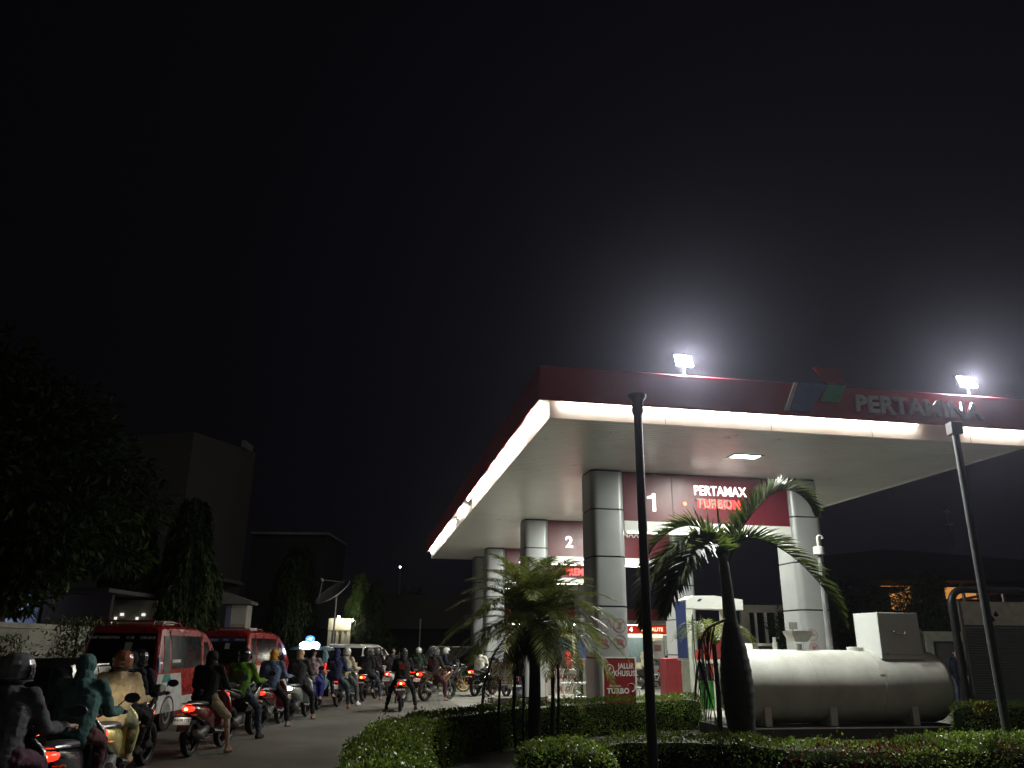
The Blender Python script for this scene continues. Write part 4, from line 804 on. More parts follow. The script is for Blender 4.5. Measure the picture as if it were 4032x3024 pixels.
minibus('first red and white minibus with a dark rear window reading KAMP RAMBUTAN', (-7.88, 16.8, 0), R(.5), [(-.42, 'KAMP RAMBUTAN'), (.12, 'D 38'), (.48, 'CIBUBUR')])
minibus('second red minibus ahead with a blue banner across its rear window', (-8.25, 23.8, 0), R(-3), [(-.42, 'LEBAK BULUS'), (.05, 'D 01'), (.46, 'CIPUTAT')], True)
# dark hatchback beside the riders
cst = [(0, 1.05), (.06, 1.12), (.30, 1.36), (.7, 1.44), (1.8, 1.47), (2.4, 1.40), (3.1, .98), (3.75, .86), (3.85, .7)]
t, sq, rq = vehicle('dark hatchback with chrome window trim beside the nearest riders', (-6.70, 11.1, 0), R(9), 3.85, 1.66, .92, 1.46, 1.26, cst, mat('car_black', (.010, .010, .012), .22, coat=.8), 'car', 'parked_car', None, .30)
rq('rear_window', -.58, .58, .98, 1.34, glass, taper=.06)
for s in (-1, 1):
    sq('window', .42, 1.55, .97, 1.36, glass, s, shear0=.12); sq('window', 1.62, 2.65, .97, 1.34, glass, s, shear1=-.45)
    sq('chrome_trim', .36, 2.7, .935, .962, chrome, s, off=.012); sq('chrome_trim', .50, 2.15, 1.365, 1.385, chrome, s, off=.012)
    sq('chrome_trim', 1.57, 1.60, .96, 1.37, mat('pillar_black', (.02, .02, .02), .3), s, off=.012); sq('chrome_trim', .35, .385, .96, 1.30, chrome, s, off=.012, shear0=.14, shear1=.14)
    ob('door_mirror', MB().ell((s*.93, 2.55, .98), (.09, .05, .07)), blackpl, t)
ob('tail_lamp', MB().b2((.62, -.02, .78), (.80, .08, .95)), reddull, t); ob('tail_lamp', MB().b2((-.80, -.02, .78), (-.62, .08, .95)), reddull, t)
ob('number_plate', MB().b2((-.2, -.09, .58), (.2, -.074, .7)), mat('plate_black', (.02, .02, .02)), t)
# taxi with lit roof sign
tst = [(0, 1.0), (.08, 1.14), (.32, 1.50), (.8, 1.60), (2.1, 1.62), (2.7, 1.52), (3.5, 1.05), (4.2, .92), (4.3, .75)]
tp = mat('taxi_blue', (.10, .20, .24), .3, coat=.5)
t, sq, rq = vehicle('pale blue taxi with a glowing white roof sign behind the headscarf rider', (-7.0, 28.3, 0), R(2), 4.3, 1.70, 1.0, 1.61, 1.34, tst, tp, 'taxi', 'taxi', None, .35)
rq('rear_window', -.66, .66, 1.02, 1.50, glass, taper=.06)
for s in (-1, 1): sq('window', .5, 1.6, 1.04, 1.5, glass, s, shear0=.12); sq('window', 1.68, 2.9, 1.04, 1.48, glass, s, shear1=-.5); ob('tail_lamp', MB().b2((s*.84-.08, -.02, .8), (s*.84+.0, .1, 1.08)), tailm if s > 0 else reddull, t)
rs = ob('roof_sign', MB().loft([[(x, y, z) for x, y in rrect(-a, .9-b, a, .9+b, .06)] for a, b, z in ((.34, .12, 1.64), (.34, .12, 1.70), (.26, .10, 1.76), (.12, .07, 1.79))]), mat('taxi_sign', (1, 1, 1), emis=(.8, .9, 1), estr=5), t)
ov = ob('sign_oval', MB().lathe([(.005, 0), (.15, .0), (.16, .02), (.15, .04), (.005, .04)], (0, 0, 0), 'y', 28), mat('sign_blue', (.05, .15, .6), emis=(.05, .2, .9), estr=1.6), rs, (0.02, .78, 1.86), (0, 0, 0), 0, (1, 1, .72))
ob('sign_swoosh', MB().prism([(-.09, -.01), (-.02, .05), (.10, .07), (.03, .02), (.06, -.05), (-.02, -.03)], .01, 'y', -.008), mat('sign_white', (1, 1, 1), emis=(1, 1, 1), estr=2.5), ov)
ob('bumper_glint', MB().b2((-.7, -.05, .86), (.7, -.03, .93)), chrome, t)
# white people carrier
mst = [(0, 1.1), (.06, 1.2), (.26, 1.60), (.8, 1.69), (2.4, 1.70), (3.0, 1.55), (3.8, 1.08), (4.5, .95), (4.6, .75)]
t, sq, rq = vehicle('white people carrier with a glowing red tail light ahead of the taxi', (-6.05, 30.2, 0), R(-8), 4.6, 1.72, 1.05, 1.69, 1.38, mst, mat('mpv_white', (.62, .61, .56), .3, coat=.5), 'car', 'parked_car', None, .30)
rq('rear_window', -.70, .70, 1.08, 1.58, glass, taper=.05); ob('spoiler', MB().b2((-.6, .18, 1.67), (.6, .42, 1.71)), mat('mpv_white', (.6, .6, .6)), t)
for s in (-1, 1):
    sq('window', .40, 1.2, 1.1, 1.6, glass, s, shear0=.12, shear1=-.12); sq('window', 1.3, 2.3, 1.1, 1.6, glass, s); sq('window', 2.38, 3.2, 1.1, 1.54, glass, s, shear1=-.5)
    ob('tail_lamp', MB().b2((s*.76-.10, -.03, .92), (s*.76+.11, .12, 1.20)), tailm, t, bevel=.01)
ob('bulb', MB().ell((.76, -.05, 1.06), (.07, .03, .07)), tailhot, t); ob('brake_bar', MB().b2((-.2, .165, 1.63), (.2, .18, 1.66)), reddull, t)
pl = ob('number_plate', MB().b2((-.22, -.09, .75), (.22, -.075, .88)), mat('plate_black', (.02, .02, .02)), t)
# dark cars across the lane
dst = [(0, 1.1), (.06, 1.3), (.2, 1.66), (.8, 1.72), (2.6, 1.72), (3.1, 1.6), (3.7, 1.12), (4.3, 1.0), (4.4, .8)]
t, sq, rq = vehicle('black off-road car standing sideways behind the riders with red back badges', (-3.9, 37.0, 0), R(-82), 4.4, 1.75, 1.05, 1.72, 1.5, dst, mat('car_black2', (.012, .012, .013), .2, coat=.8), 'car', 'parked_car', None, .12)
for s in (-1, 1): sq('window', .4, 1.3, 1.1, 1.6, glass, s); sq('window', 1.4, 2.4, 1.1, 1.6, glass, s); sq('window', 2.5, 3.2, 1.1, 1.56, glass, s, shear1=-.3); sq('chrome_trim', .4, 3.2, 1.62, 1.64, chrome, s, off=.01)
rq('rear_window', -.6, .6, 1.12, 1.55, glass); ob('spare_wheel_cover', MB().lathe([(.02, -.12), (.33, -.12), (.37, -.08), (.37, -.0), (.02, .0)], (0, -.06, 1.1), 'y', 28), mat('spare_grey', (.10, .10, .09), .5), t)
ob('headlamp', MB().b2((.55, 4.33, .85), (.8, 4.40, .98)), mat('lamp_clear', (.6, .6, .6)), t)
t, sq, rq = vehicle('dark saloon car beyond the folding sign', (-.1, 34.5, 0), R(35), 4.2, 1.7, .95, 1.45, 1.25, cst[:-2]+[(4.0, .86), (4.2, .7)], mat('car_navy', (.012, .013, .02), .2, coat=.8), 'car', 'parked_car', None, .3)
rq('rear_window', -.6, .6, 1.0, 1.36, glass, taper=.06)
for s in (-1, 1): sq('window', .5, 1.6, 1.0, 1.36, glass, s, shear0=.12); sq('window', 1.66, 2.7, 1.0, 1.34, glass, s, shear1=-.45)

# ------------------------------------------------------------------ people: one skin body, clothes as children
def sampled(prims, voxel, name, smooth_it=3, wr=0., seed=0):
    b = MB()
    for p in prims:
        q = MB()
        if p[0] == 'c': q.cap(*p[1:])
        else: q.ell(p[1], p[2], 12, 9, p[3] if len(p) > 3 else None)
        vv = [Vector(v) for v in q.v]; c = sum(vv, Vector())/len(vv); fs = []
        for f in q.f:          # every convex piece faces outwards before the pieces are fused
            a = vv[f[0]]; nn = (vv[f[1]]-a).cross(vv[f[2]]-a); fs.append(f if nn.dot(sum((vv[i] for i in f), Vector())/len(f)-c) > 0 else tuple(reversed(f)))
        b.add(q.v, fs)
    m = bpy.data.meshes.new(name); m.from_pydata(b.v, [], b.f); o = bpy.data.objects.new(name, m); C.objects.link(o)
    md = o.modifiers.new('r', 'REMESH'); md.mode = 'VOXEL'; md.voxel_size = voxel; md.use_smooth_shade = True
    s = o.modifiers.new('s', 'SMOOTH'); s.iterations = smooth_it; s.factor = .5
    return o, wr, seed
def finish(lst):
    dg = bpy.context.evaluated_depsgraph_get(); dg.update(); res = []
    for o, wr, seed in lst:
        me = bpy.data.meshes.new_from_object(o.evaluated_get(dg)); me.name = o.name.split('.')[0]
        if wr:
            n = len(me.vertices); co = np.empty(n*3); me.vertices.foreach_get('co', co); co = co.reshape(-1, 3); no = np.empty(n*3); me.vertices.foreach_get('normal', no); no = no.reshape(-1, 3)
            d = np.array([.8*noise.noise(Vector((p[0]*6+seed, p[1]*6, p[2]*16+p[0]*9)))-.9*abs(noise.noise(Vector((p[0]*9+p[2]*7, p[1]*9+seed, p[2]*19)))) + .35*noise.noise(Vector((p[0]*24, p[1]*24+seed, p[2]*30))) for p in co])
            co += no*(d*wr)[:, None]; me.vertices.foreach_set('co', co.reshape(-1)); me.update()
        me.shade_smooth(); res.append(me); d_ = o.data; bpy.data.objects.remove(o); bpy.data.meshes.remove(d_)
    return res
def joints_for(pose):
    V = lambda *a: Vector(a)
    lean = pose.get('lean', 0); J = {}
    if pose.get('stand'):
        J['pel'] = V(0, 0, .95); J['ch'] = V(0, .02, 1.25); J['nk'] = V(0, .02, 1.45); J['hd'] = V(0, .05, 1.60)
        for s, k in ((-1, 'l'), (1, 'r')):
            J['sh'+k] = V(.18*s, 0.01, 1.40); J['hp'+k] = V(.09*s, 0, .93); J['kn'+k] = V(.11*s, .04, .50); J['an'+k] = V(.12*s, -.01, .09)
            if pose['stand'] == 1: J['el'+k] = V(.25*s, .0, 1.14); J['wr'+k] = V(.25*s, .12, .93)
            else: J['el'+k] = V(.24*s, .10, 1.16); J['wr'+k] = V(.14*s, .32, 1.10)
        return J
    y = .33+pose.get('dy', 0); J['pel'] = V(0, y, .86); J['ch'] = V(0, y+.04+lean*.5, 1.12); J['nk'] = V(0, y+.08+lean, 1.33); J['hd'] = V(0, y+.13+lean*1.2, 1.465)
    for s, k in ((-1, 'l'), (1, 'r')):
        J['sh'+k] = V(.185*s, y+.07+lean, 1.28); J['hp'+k] = V(.10*s, y+.02, .85)
        if pose.get('pass'): J['el'+k] = V(.24*s, y+.12, 1.05); J['wr'+k] = V(.15*s, y+.32, 1.0)
        else: J['el'+k] = V(.265*s, y+.20+lean*.5, 1.03); J['wr'+k] = V(.305*s, .87, 1.01)
        m = pose.get('foot', '')
        if k in m: J['kn'+k] = V(.30*s, y+.30, .54); J['an'+k] = V(.40*s, y+.20, .10)
        elif pose.get('pass'): J['kn'+k] = V(.24*s, y+.34, .70); J['an'+k] = V(.21*s, y+.20, .34)
        else: J['kn'+k] = V(.18*s, y+.40, .74); J['an'+k] = V(.16*s, y+.50, .37)
    return J
def foot_prims(J, k, shoe=False, grow=0.):
    a = J['an'+k]; f = Vector((.12*(1 if k == 'r' else -1) if a.z < .15 else 0, 1, 0)).normalized(); z = a.z-.055; P = []
    heel = Vector((a.x, a.y, z))-f*.04; ball = Vector((a.x, a.y, z-.012))+f*.12; r = .036+grow
    P += [('c', a, heel, .036+grow, r), ('c', heel, ball, r, r*.9), ('c', a, ball, .034+grow, .028+grow)]
    sx = f.cross(Vector((0, 0, 1)))
    if not shoe:
        for i, (o_, l, rr_) in enumerate(((-.030, .06, .013), (-.014, .058, .010), (.0, .052, .010), (.014, .046, .009), (.027, .038, .009))):
            o2 = -o_ if k == 'l' else o_
            b = ball + sx*o2*1.0 + Vector((0, 0, -.012)); P.append(('c', b, b+f*l+Vector((0, 0, -.004)), rr_, rr_*.8))
    else: P.append(('c', ball, ball+f*.05, r*.95, r*.8))
    return P
def hand_prims(J, k, grip=True):
    w_ = J['wr'+k]; s = 1 if k == 'r' else -1; P = []
    fd = (w_-J['el'+k]).normalized() if not grip else Vector((0, 1, .0)); side = Vector((s, 0, 0))
    palm = w_+fd*.075
    P.append(('c', w_, palm+side*.018, .024, .02)); P.append(('c', w_, palm-side*.018, .024, .02)); P.append(('c', palm-side*.025, palm+side*.028, .017, .015))
    for i, l in enumerate((.034, .040, .037, .029)):
        b = palm - side*(.030-.020*i) + fd*.01
        if grip:
            p1 = b+fd*l*.9+Vector((0, 0, .004)); p2 = p1+Vector((0, .004, -l*.9)); p3 = p2+Vector((0, -l*.7, -.006))
        else: p1 = b+fd*l; p2 = p1+fd*l*.7+Vector((0, 0, -.014)); p3 = p2+fd*l*.35+Vector((0, 0, -.016))
        P += [('c', b, p1, .0095, .009), ('c', p1, p2, .009, .0085), ('c', p2, p3, .0085, .008)]
    tb_ = w_+fd*.03-side*.026; t1 = tb_-side*.014+fd*.03-Vector((0, 0, .012)); P += [('c', tb_, t1, .012, .0105), ('c', t1, t1+fd*.022-Vector((0, 0, .014))+side*.006, .0105, .009)]
    return P
def body_prims(J, turn=0., grip=True):
    h = J['hd']; P = [('c', J['pel'], J['ch'], .125, .135), ('c', J['ch'], (J['shl']+J['shr'])/2, .13, .10), ('c', J['shl'], J['shr'], .06, .06), ('c', J['hpl'], J['hpr'], .10, .10), ('c', J['nk']-Vector((0, 0, .05)), h-Vector((0, .01, .03)), .058, .052)]
    M = Matrix.Rotation(turn, 3, 'Z'); H = lambda x, y, z: h+M @ Vector((x, y, z))
    P += [('e', H(0, -.012, .02), (.074, .094, .095), (0, 0, turn)), ('e', H(0, .022, -.045), (.058, .066, .062), (0, 0, turn)), ('c', H(0, .078, .02), H(0, .098, -.018), .009, .014), ('c', H(-.03, .080, .035), H(.03, .080, .035), .011, .011), ('c', H(-.018, .084, -.05), H(.018, .084, -.05), .009, .009), ('c', H(0, .075, -.085), H(0, .07, -.09), .02, .02), ('e', H(-.076, -.005, 0), (.011, .02, .033), (0, 0, turn)), ('e', H(.076, -.005, 0), (.011, .02, .033), (0, 0, turn))]
    for k in 'lr':
        P += [('c', J['sh'+k], J['el'+k], .046, .036), ('c', J['el'+k], J['wr'+k], .037, .024), ('c', J['hp'+k], J['kn'+k], .078, .052), ('c', J['kn'+k], J['kn'+k].lerp(J['an'+k], .3)+Vector((0, -.012, 0)), .050, .052), ('c', J['kn'+k].lerp(J['an'+k], .3), J['an'+k], .052, .032)]
        P += hand_prims(J, k, grip) + foot_prims(J, k)
    return P
def jacket_prims(J, sl=.95, big=1., long=0.):
    P = [('c', J['pel']+Vector((x_*.85, 0, -long)), J['ch']+Vector((x_, 0, .02)), .150*big, .155*big) for x_ in (-.065, .065)] + [ ('c', J['ch'], (J['shl']+J['shr'])/2-Vector((0, 0, .01)), .165*big, .125), ('c', J['shl'], J['shr'], .078, .078), ('c', J['nk']-Vector((0, 0, .06)), J['nk']-Vector((0, 0, .01)), .085, .072), ('c', J['hpl']+Vector((0, 0, .04)), J['hpr']+Vector((0, 0, .04)), .115*big, .115*big)]
    for k in 'lr':
        e = J['el'+k]; w_ = e.lerp(J['wr'+k], min(1, max(0, sl*2-1))) if sl > .5 else None
        sh = J['sh'+k]; e2 = e if sl > .5 else sh.lerp(e, sl*2)
        P.append(('c', sh, e2, .082*big, .066*big))
        if w_ is not None: P.append(('c', e, w_, .066*big, .046*big))
    return P
def trouser_prims(J, cut=.93, big=1.):
    P = [('c', J['hpl'], J['hpr'], .128, .128), ('c', J['pel'], J['pel']+Vector((0, 0, .06)), .14, .13)]
    for k in 'lr':
        P.append(('c', J['hp'+k], J['kn'+k], .106*big, .078*big))
        if cut > .5: P.append(('c', J['kn'+k], J['kn'+k].lerp(J['an'+k], (cut-.5)*2), .078*big, .060*big))
    return P
POSES = {'n': dict(), 'r': dict(foot='r', lean=.02), 'lr': dict(foot='lr'), 'l': dict(foot='l', lean=.03), 'low': dict(foot='', lean=.10, dy=-.02), 'pas': {'pass': 1, 'dy': -.34}, 's1': dict(stand=1), 's2': dict(stand=2)}
todo = []; keys = []
for pk, ps in POSES.items():
    J = joints_for(ps); grip = not (ps.get('pass') or ps.get('stand'))
    todo.append(sampled(body_prims(J, .0, grip), .0075, 'body', 2)); keys.append((pk, 'body'))
    todo.append(sampled(jacket_prims(J), .016, 'jacket', 2, .015, 3)); keys.append((pk, 'jacket'))
    todo.append(sampled(jacket_prims(J, .32), .016, 'shirt', 2, .015, 5)); keys.append((pk, 'shirt'))
    todo.append(sampled(trouser_prims(J), .016, 'trousers', 2, .016, 9)); keys.append((pk, 'trousers'))
    todo.append(sampled(trouser_prims(J, .5), .016, 'shorts', 3, .008, 11)); keys.append((pk, 'shorts'))
    for k in 'lr': todo.append(sampled(foot_prims(J, k, True, .012), .012, 'shoe', 2)); keys.append((pk, 'shoe'+k))
PM = dict(zip(keys, finish(todo)))
# head gear built round the head centre (0,0,0)
hl = [sampled([('e', (0, -.01, .03), (.125, .145, .125)), ('e', (0, -.02, -.03), (.122, .13, .10))], .009, 'helmet', 1), sampled([('e', (0, -.02, .015), (.10, .12, .115)), ('c', (0, -.06, -.08), (0, -.06, -.15), .085, .10), ('c', (-.05, .0, -.12), (.05, 0, -.12), .06, .06)], .010, 'hood', 3, .006, 2),
      sampled([('e', (0, -.02, .02), (.095, .115, .105)), ('c', (0, -.05, -.05), (0, -.07, -.22), .085, .13), ('c', (0, .04, -.13), (0, .08, -.20), .06, .06), ('c', (-.08, -.02, -.17), (.08, -.02, -.17), .07, .07)], .010, 'headscarf', 3, .010, 4),
      sampled([('e', (0, -.022, .035), (.084, .098, .092)), ('e', (0, -.05, -.01), (.078, .06, .07))], .008, 'hair', 2, .004, 4), sampled([('e', (0, -.025, .035), (.088, .10, .094)), ('c', (0, -.07, -.0), (0, -.12, -.30), .07, .04), ('c', (-.04, -.07, -.0), (-.05, -.11, -.22), .05, .03), ('c', (.04, -.07, -.0), (.05, -.11, -.22), .05, .03)], .009, 'long_hair', 2, .006, 6),
      sampled([('e', (0, -.015, .035), (.088, .104, .085)), ('c', (0, .08, .05), (0, .12, .04), .035, .03)], .009, 'cap', 2)]
GEAR = dict(zip(('helmet', 'hood', 'headscarf', 'hair', 'long_hair', 'cap'), finish(hl)))
def fabric(name, col, rough=.85): return mat('fabric_'+name, col, rough, var=.38, scale=6, bump=1.0, bscale=13, spec=.2)
def person(lab, pose, loc, rz, top=('jacket', None), legs=('trousers', None), head=('helmet', None), shoes=None, extra=None, turn=0., group=None, scale=1., skinm=None):
    J = joints_for(POSES[pose]); b = ob('person', PM[(pose, 'body')], skinm or skin, None, loc, (0, 0, rz), 0, (scale,)*3 if scale != 1 else None)
    tag(b, lab, 'person', group)
    ob(top[0], PM[(pose, top[0])], top[1], b); ob(legs[0], PM[(pose, legs[0])], legs[1], b)
    if shoes:
        for k in 'lr': ob('shoe', PM[(pose, 'shoe'+k)], shoes, b)
    hd = J['hd']
    if head: 
        g = ob(head[0], GEAR[head[0]], head[1], b, hd, (0, 0, turn))
        if head[0] == 'helmet':
            ob('visor', MB().loft([[(r_*math.sin(a), r_*math.cos(a)-.01, z) for a in [R(q) for q in range(-62, 63, 8)]] for r_, z in ((.132, .055), (.146, -.0), (.140, -.055))], cap=False, closed=False), glass, g)
            ob('helmet_trim', MB().lathe([(.128, -.062), (.134, -.066), (.134, -.076), (.126, -.078)], (0, -.012, 0), 'z', 28, True), blackpl, g, (0, 0, 0), (0, 0, 0), 0, (.95, 1.05, 1))
    ew = mat('eye', (.35, .33, .3), .3); ob('eye', MB().ell((-.03, .078, .012), (.012, .008, .007)).ell((.03, .078, .012), (.012, .008, .007)), ew, b, hd, (0, 0, 0))
    if extra: extra(b, J)
    return b
def backlogo(m):
    def f(b, J):
        y = J['ch'].y-.150; g = ob('back_emblem', MB().lathe([(.005, 0), (.085, 0), (.09, -.008), (.005, -.012)], (0, y-.004, 1.13), 'y', 24), m, b)
        ob('emblem_ring', MB().lathe([(.045, -.010), (.055, -.010), (.055, -.016), (.045, -.016)], (0, y-.004, 1.13), 'y', 24, True), mat('emblem_dark', (.08, .02, .02), .6), g)
    return f
def backpack(m):
    def f(b, J):
        ob('backpack', MB().loft([[(x*w_, J['ch'].y-.17-.07*d, z) for x, d in ((-1, 0), (-.9, .8), (-.5, 1.3), (.5, 1.3), (.9, .8), (1, 0), (.8, -.3), (-.8, -.3))] for z, w_ in ((.90, .08), (.93, .13), (1.05, .145), (1.2, .135), (1.3, .10), (1.34, .05))]), m, b)
    return f

# ------------------------------------------------------------------ motorcycles
def lring(y, z, w_, h, n=14, p=2.6):
    return [(w_*math.copysign(abs(math.cos(2*PI*i/n))**(2/p), math.cos(2*PI*i/n)), y, z+h*math.copysign(abs(math.sin(2*PI*i/n))**(2/p), math.sin(2*PI*i/n))) for i in range(n)]
def zring(z, y, w_, d, n=14): return [(w_*math.cos(2*PI*i/n), y+d*math.sin(2*PI*i/n), z) for i in range(n)]
def tyre(r, w_): return MB().lathe([(r-.06, -w_*.45), (r-.02, -w_*.5), (r, -w_*.22), (r+.004, 0), (r, w_*.22), (r-.02, w_*.5), (r-.06, w_*.45)], (0, 0, 0), 'x', 32, True)
def rimm(r, w_, sp=5):
    b = MB().lathe([(r-.085, -w_*.3), (r-.055, -w_*.4), (r-.055, w_*.4), (r-.085, w_*.3)], (0, 0, 0), 'x', 28, True).lathe([(.035, -.05), (.04, .05)], (0, 0, 0), 'x', 14)
    for k in range(sp): a = 2*PI*k/sp; b.tube([(0, .03*math.cos(a), .03*math.sin(a)), (0, (r-.08)*math.cos(a+.25), (r-.08)*math.sin(a+.25))], .013, 6)
    return b
BM = {}
def bm_(k, f):
    if k not in BM: BM[k] = f() if not isinstance(f, bpy.types.Mesh) else f
    return BM[k]
def mesh_of(k, b, sm_=40): 
    if k not in BM: BM[k] = b().mesh(k, sm_)
    return BM[k]
def motorcycle(lab, loc, rz, paint, kind='scooter', plate=('B 3145 KZQ', 'dark'), rimc=None, lit=True, headlight=False, group='motorcycles queueing for fuel', tail=None, mirror=True, platelamp=0):
    t = thing('motorcycle', lab, 'motorcycle', loc, rz, group)
    rm_ = rimc or mat('rim_black', (.03, .03, .03), .4, .5); sport = kind == 'sport'; r = .30 if sport else .28; tw = .12 if sport else .09
    for nm, y in (('rear_wheel', 0), ('front_wheel', 1.25)):
        wh = ob('wheel', mesh_of('tyre'+kind, lambda: tyre(r, tw)), rubber, t, (0, y, r)); ob('rim', mesh_of('rim'+kind, lambda: rimm(r, tw, 5 if not sport else 6)), rm_, wh)
    if not sport:
        ob('side_panel', mesh_of('side_panel', lambda: MB().loft([lring(-.27, .72, .05, .045), lring(-.18, .70, .11, .075), lring(0, .66, .14, .10), lring(.2, .62, .15, .13), lring(.4, .58, .145, .16), lring(.58, .50, .12, .17), lring(.66, .42, .09, .12)])), paint, t)
        ob('seat', mesh_of('seat', lambda: MB().loft([lring(-.16, .76, .08, .03), lring(-.05, .785, .12, .04), lring(.2, .77, .135, .045), lring(.45, .745, .13, .045), lring(.66, .70, .09, .04)])), mat('seat_vinyl', (.022, .020, .020), .6), t)
        ob('grab_rail', mesh_of('grab_rail', lambda: MB().tube([(.11, .02, .77), (.12, -.18, .79), (.07, -.27, .79), (-.07, -.27, .79), (-.12, -.18, .79), (-.11, .02, .77)], .014, 6)), metal, t)
        ob('floorboard', mesh_of('floorboard', lambda: MB().loft([lring(.55, .33, .16, .05), lring(.8, .30, .19, .035), lring(1.0, .33, .17, .05)])), blackpl, t)
        ob('leg_shield', mesh_of('leg_shield', lambda: MB().loft([zring(.27, .98, .12, .05), zring(.4, 1.03, .18, .06), zring(.62, 1.06, .21, .07), zring(.82, 1.02, .17, .08), zring(.92, .99, .08, .06)])), paint, t)
        ob('headlight_cowl', mesh_of('headlight_cowl', lambda: MB().ell((0, 1.0, 1.0), (.15, .11, .075), 16, 10)), paint, t)
        hy = 1.09
    else:
        ob('tail_fairing', mesh_of('tail_fairing', lambda: MB().loft([lring(-.36, .88, .04, .03), lring(-.22, .85, .08, .05), lring(0, .80, .11, .06), lring(.2, .76, .12, .07)])), paint, t)
        ob('seat', mesh_of('seat_s', lambda: MB().loft([lring(-.2, .90, .07, .03), lring(.05, .86, .12, .035), lring(.3, .80, .14, .04), lring(.5, .80, .10, .04)])), mat('seat_vinyl', (.02, .02, .02)), t)
        ob('tank_cover', mesh_of('tank_cover', lambda: MB().loft([lring(.45, .82, .09, .07), lring(.58, .88, .15, .11), lring(.75, .92, .17, .12), lring(.95, .90, .12, .10), lring(1.02, .88, .05, .06)])), paint, t)
        ob('side_fairing', mesh_of('side_fairing', lambda: MB().loft([lring(.5, .55, .13, .10), lring(.75, .60, .18, .17), lring(1.0, .72, .17, .16), lring(1.2, .82, .12, .12), lring(1.28, .85, .07, .07)])), paint, t)
        ob('headlight_cowl', mesh_of('headlight_cowl_s', lambda: MB().loft([lring(1.12, .96, .15, .09), lring(1.25, .93, .11, .08), lring(1.33, .90, .05, .04)])), paint, t)
        hy = 1.33
    ob('front_fender', mesh_of('front_fender'+kind, lambda: MB().loft([[(x, 1.25+(r+.035+(.0 if abs(x) < .03 else -.02))*math.cos(R(a)), r+(r+.035+(.0 if abs(x) < .03 else -.02))*math.sin(R(a))) for x in (-.065, -.02, .02, .065)] for a in range(20, 165, 12)], cap=False, closed=False)), paint, t)
    ob('fork', mesh_of('fork', lambda: MB().tube([(-.075, 1.25, .28), (-.07, 1.12, .62), (-.06, 1.03, .9)], .02, 8).tube([(.075, 1.25, .28), (.07, 1.12, .62), (.06, 1.03, .9)], .02, 8)), metal, t)
    hb = ob('handlebar', mesh_of('handlebar', lambda: MB().tube([(-.36, .93, 1.00), (-.2, .98, 1.03), (0, 1.02, 1.0), (.2, .98, 1.03), (.36, .93, 1.00)], .013, 8)), blackpl, t)
    for s in (-1, 1):
        ob('grip', mesh_of('grip%d' % s, lambda: MB().tube([(s*.25, .965, 1.02), (s*.37, .925, .997)], .018, 10).tube([(s*.2, 1.02, 1.02), (s*.36, .985, .99)], .006, 6)), rubber, hb)
        if mirror: ob('mirror', mesh_of('mirror%d' % s, lambda: MB().tube([(s*.24, .98, 1.03), (s*.29, 1.0, 1.09), (s*.33, .99, 1.12)], .007, 6).loft([[(s*.39+rr_*1.25*math.cos(a), .985+yy, 1.135+rr_*.8*math.sin(a)) for a in [2*PI*i/16 for i in range(16)]] for rr_, yy in ((.062, -.012), (.066, 0), (.04, .03))])), blackpl, hb)
    ob('engine', mesh_of('engine', lambda: MB().loft([lring(-.02, .30, .08, .05), lring(.12, .30, .11, .08), lring(.35, .34, .12, .11), lring(.5, .38, .09, .09)]).lathe([(.09, -.155), (.095, -.12), (.06, -.10)], (0, .02, .29), 'x', 18)), mat('engine_grey', (.10, .10, .10), .5, .6), t)
    ob('shock_absorber', mesh_of('shock', lambda: MB().tube([(-.11, -.02, .33), (-.11, .08, .6)], .022, 8).tube([(-.11, -.0, .38), (-.11, .07, .55)], .032, 8)), mat('spring_red', (.18, .03, .02), .5), t)
    ob('exhaust', mesh_of('exhaust', lambda: MB().tube([(.08, .55, .24), (.12, .25, .24), (.135, .15, .27)], .018, 8).tube([(.135, .16, .27), (.145, .05, .30), (.155, -.22, .37)], [.03, .052, .048], 14)), mat('exhaust_steel', (.22, .21, .20), .35, .8), t)
    zt = .70 if not sport else .80
    ob('mudguard', mesh_of('mudguard'+kind, lambda: MB().loft([[(x*w_, y, z) for x in (-1, -.3, .3, 1)] for y, z, w_ in ((.05, .585, .07), (-.15, .60, .08), (-.30, zt-.12, .08), (-.38, zt-.25, .075), (-.42, .40, .06))], cap=False, closed=False)), blackpl, t)
    if tail != 'none':
        tl = ob('tail_light', mesh_of('tail'+kind, lambda: MB().loft([lring(-.19 if not sport else -.30, zt+.01, .10, .05), lring(-.26 if not sport else -.36, zt+.015, .085, .045), lring(-.305 if not sport else -.40, zt+.02, .045, .028)])), (mat('white_tail_lens', (1, 1, 1), emis=(.8, .95, 1), estr=2.2) if tail == 'white' else tailm if lit else reddull), t)
        if lit: ob('bulb', mesh_of('bulb'+kind, lambda: MB().ell((0, (-.30 if not sport else -.40), zt+.015), (.032, .012, .02), 12, 8)), tailhot, tl)
    for s in (-1, 1): ob('indicator', mesh_of('indicator%d%s' % (s, kind), lambda: MB().tube([(s*.06, -.24, zt-.07), (s*.13, -.25, zt-.07)], .007, 6).ell((s*.15, -.25, zt-.07), (.03, .018, .018))), mat('indicator_amber', (.3, .1, .02), .3), t)
    pc = {'dark': mat('plate_dark', (.02, .02, .02), .4), 'white': mat('plate_white', (.75, .75, .72), .4)}[plate[1]]
    pl = ob('number_plate', mesh_of('plate', lambda: MB().box((0, 0, 0), (.265, .006, .11))), pc, t, (0, -.40 if not sport else -.44, zt-.15), (R(-18), 0, 0))
    lm = mat('plate_text_white', (.8, .8, .75), .5, emis=(1, .9, .7), estr=.12) if plate[1] == 'dark' else black
    text('plate_lettering', plate[0], .052, lm, pl, (0, -.004, .014), ext=.001, bold=.0012, sx=.92)
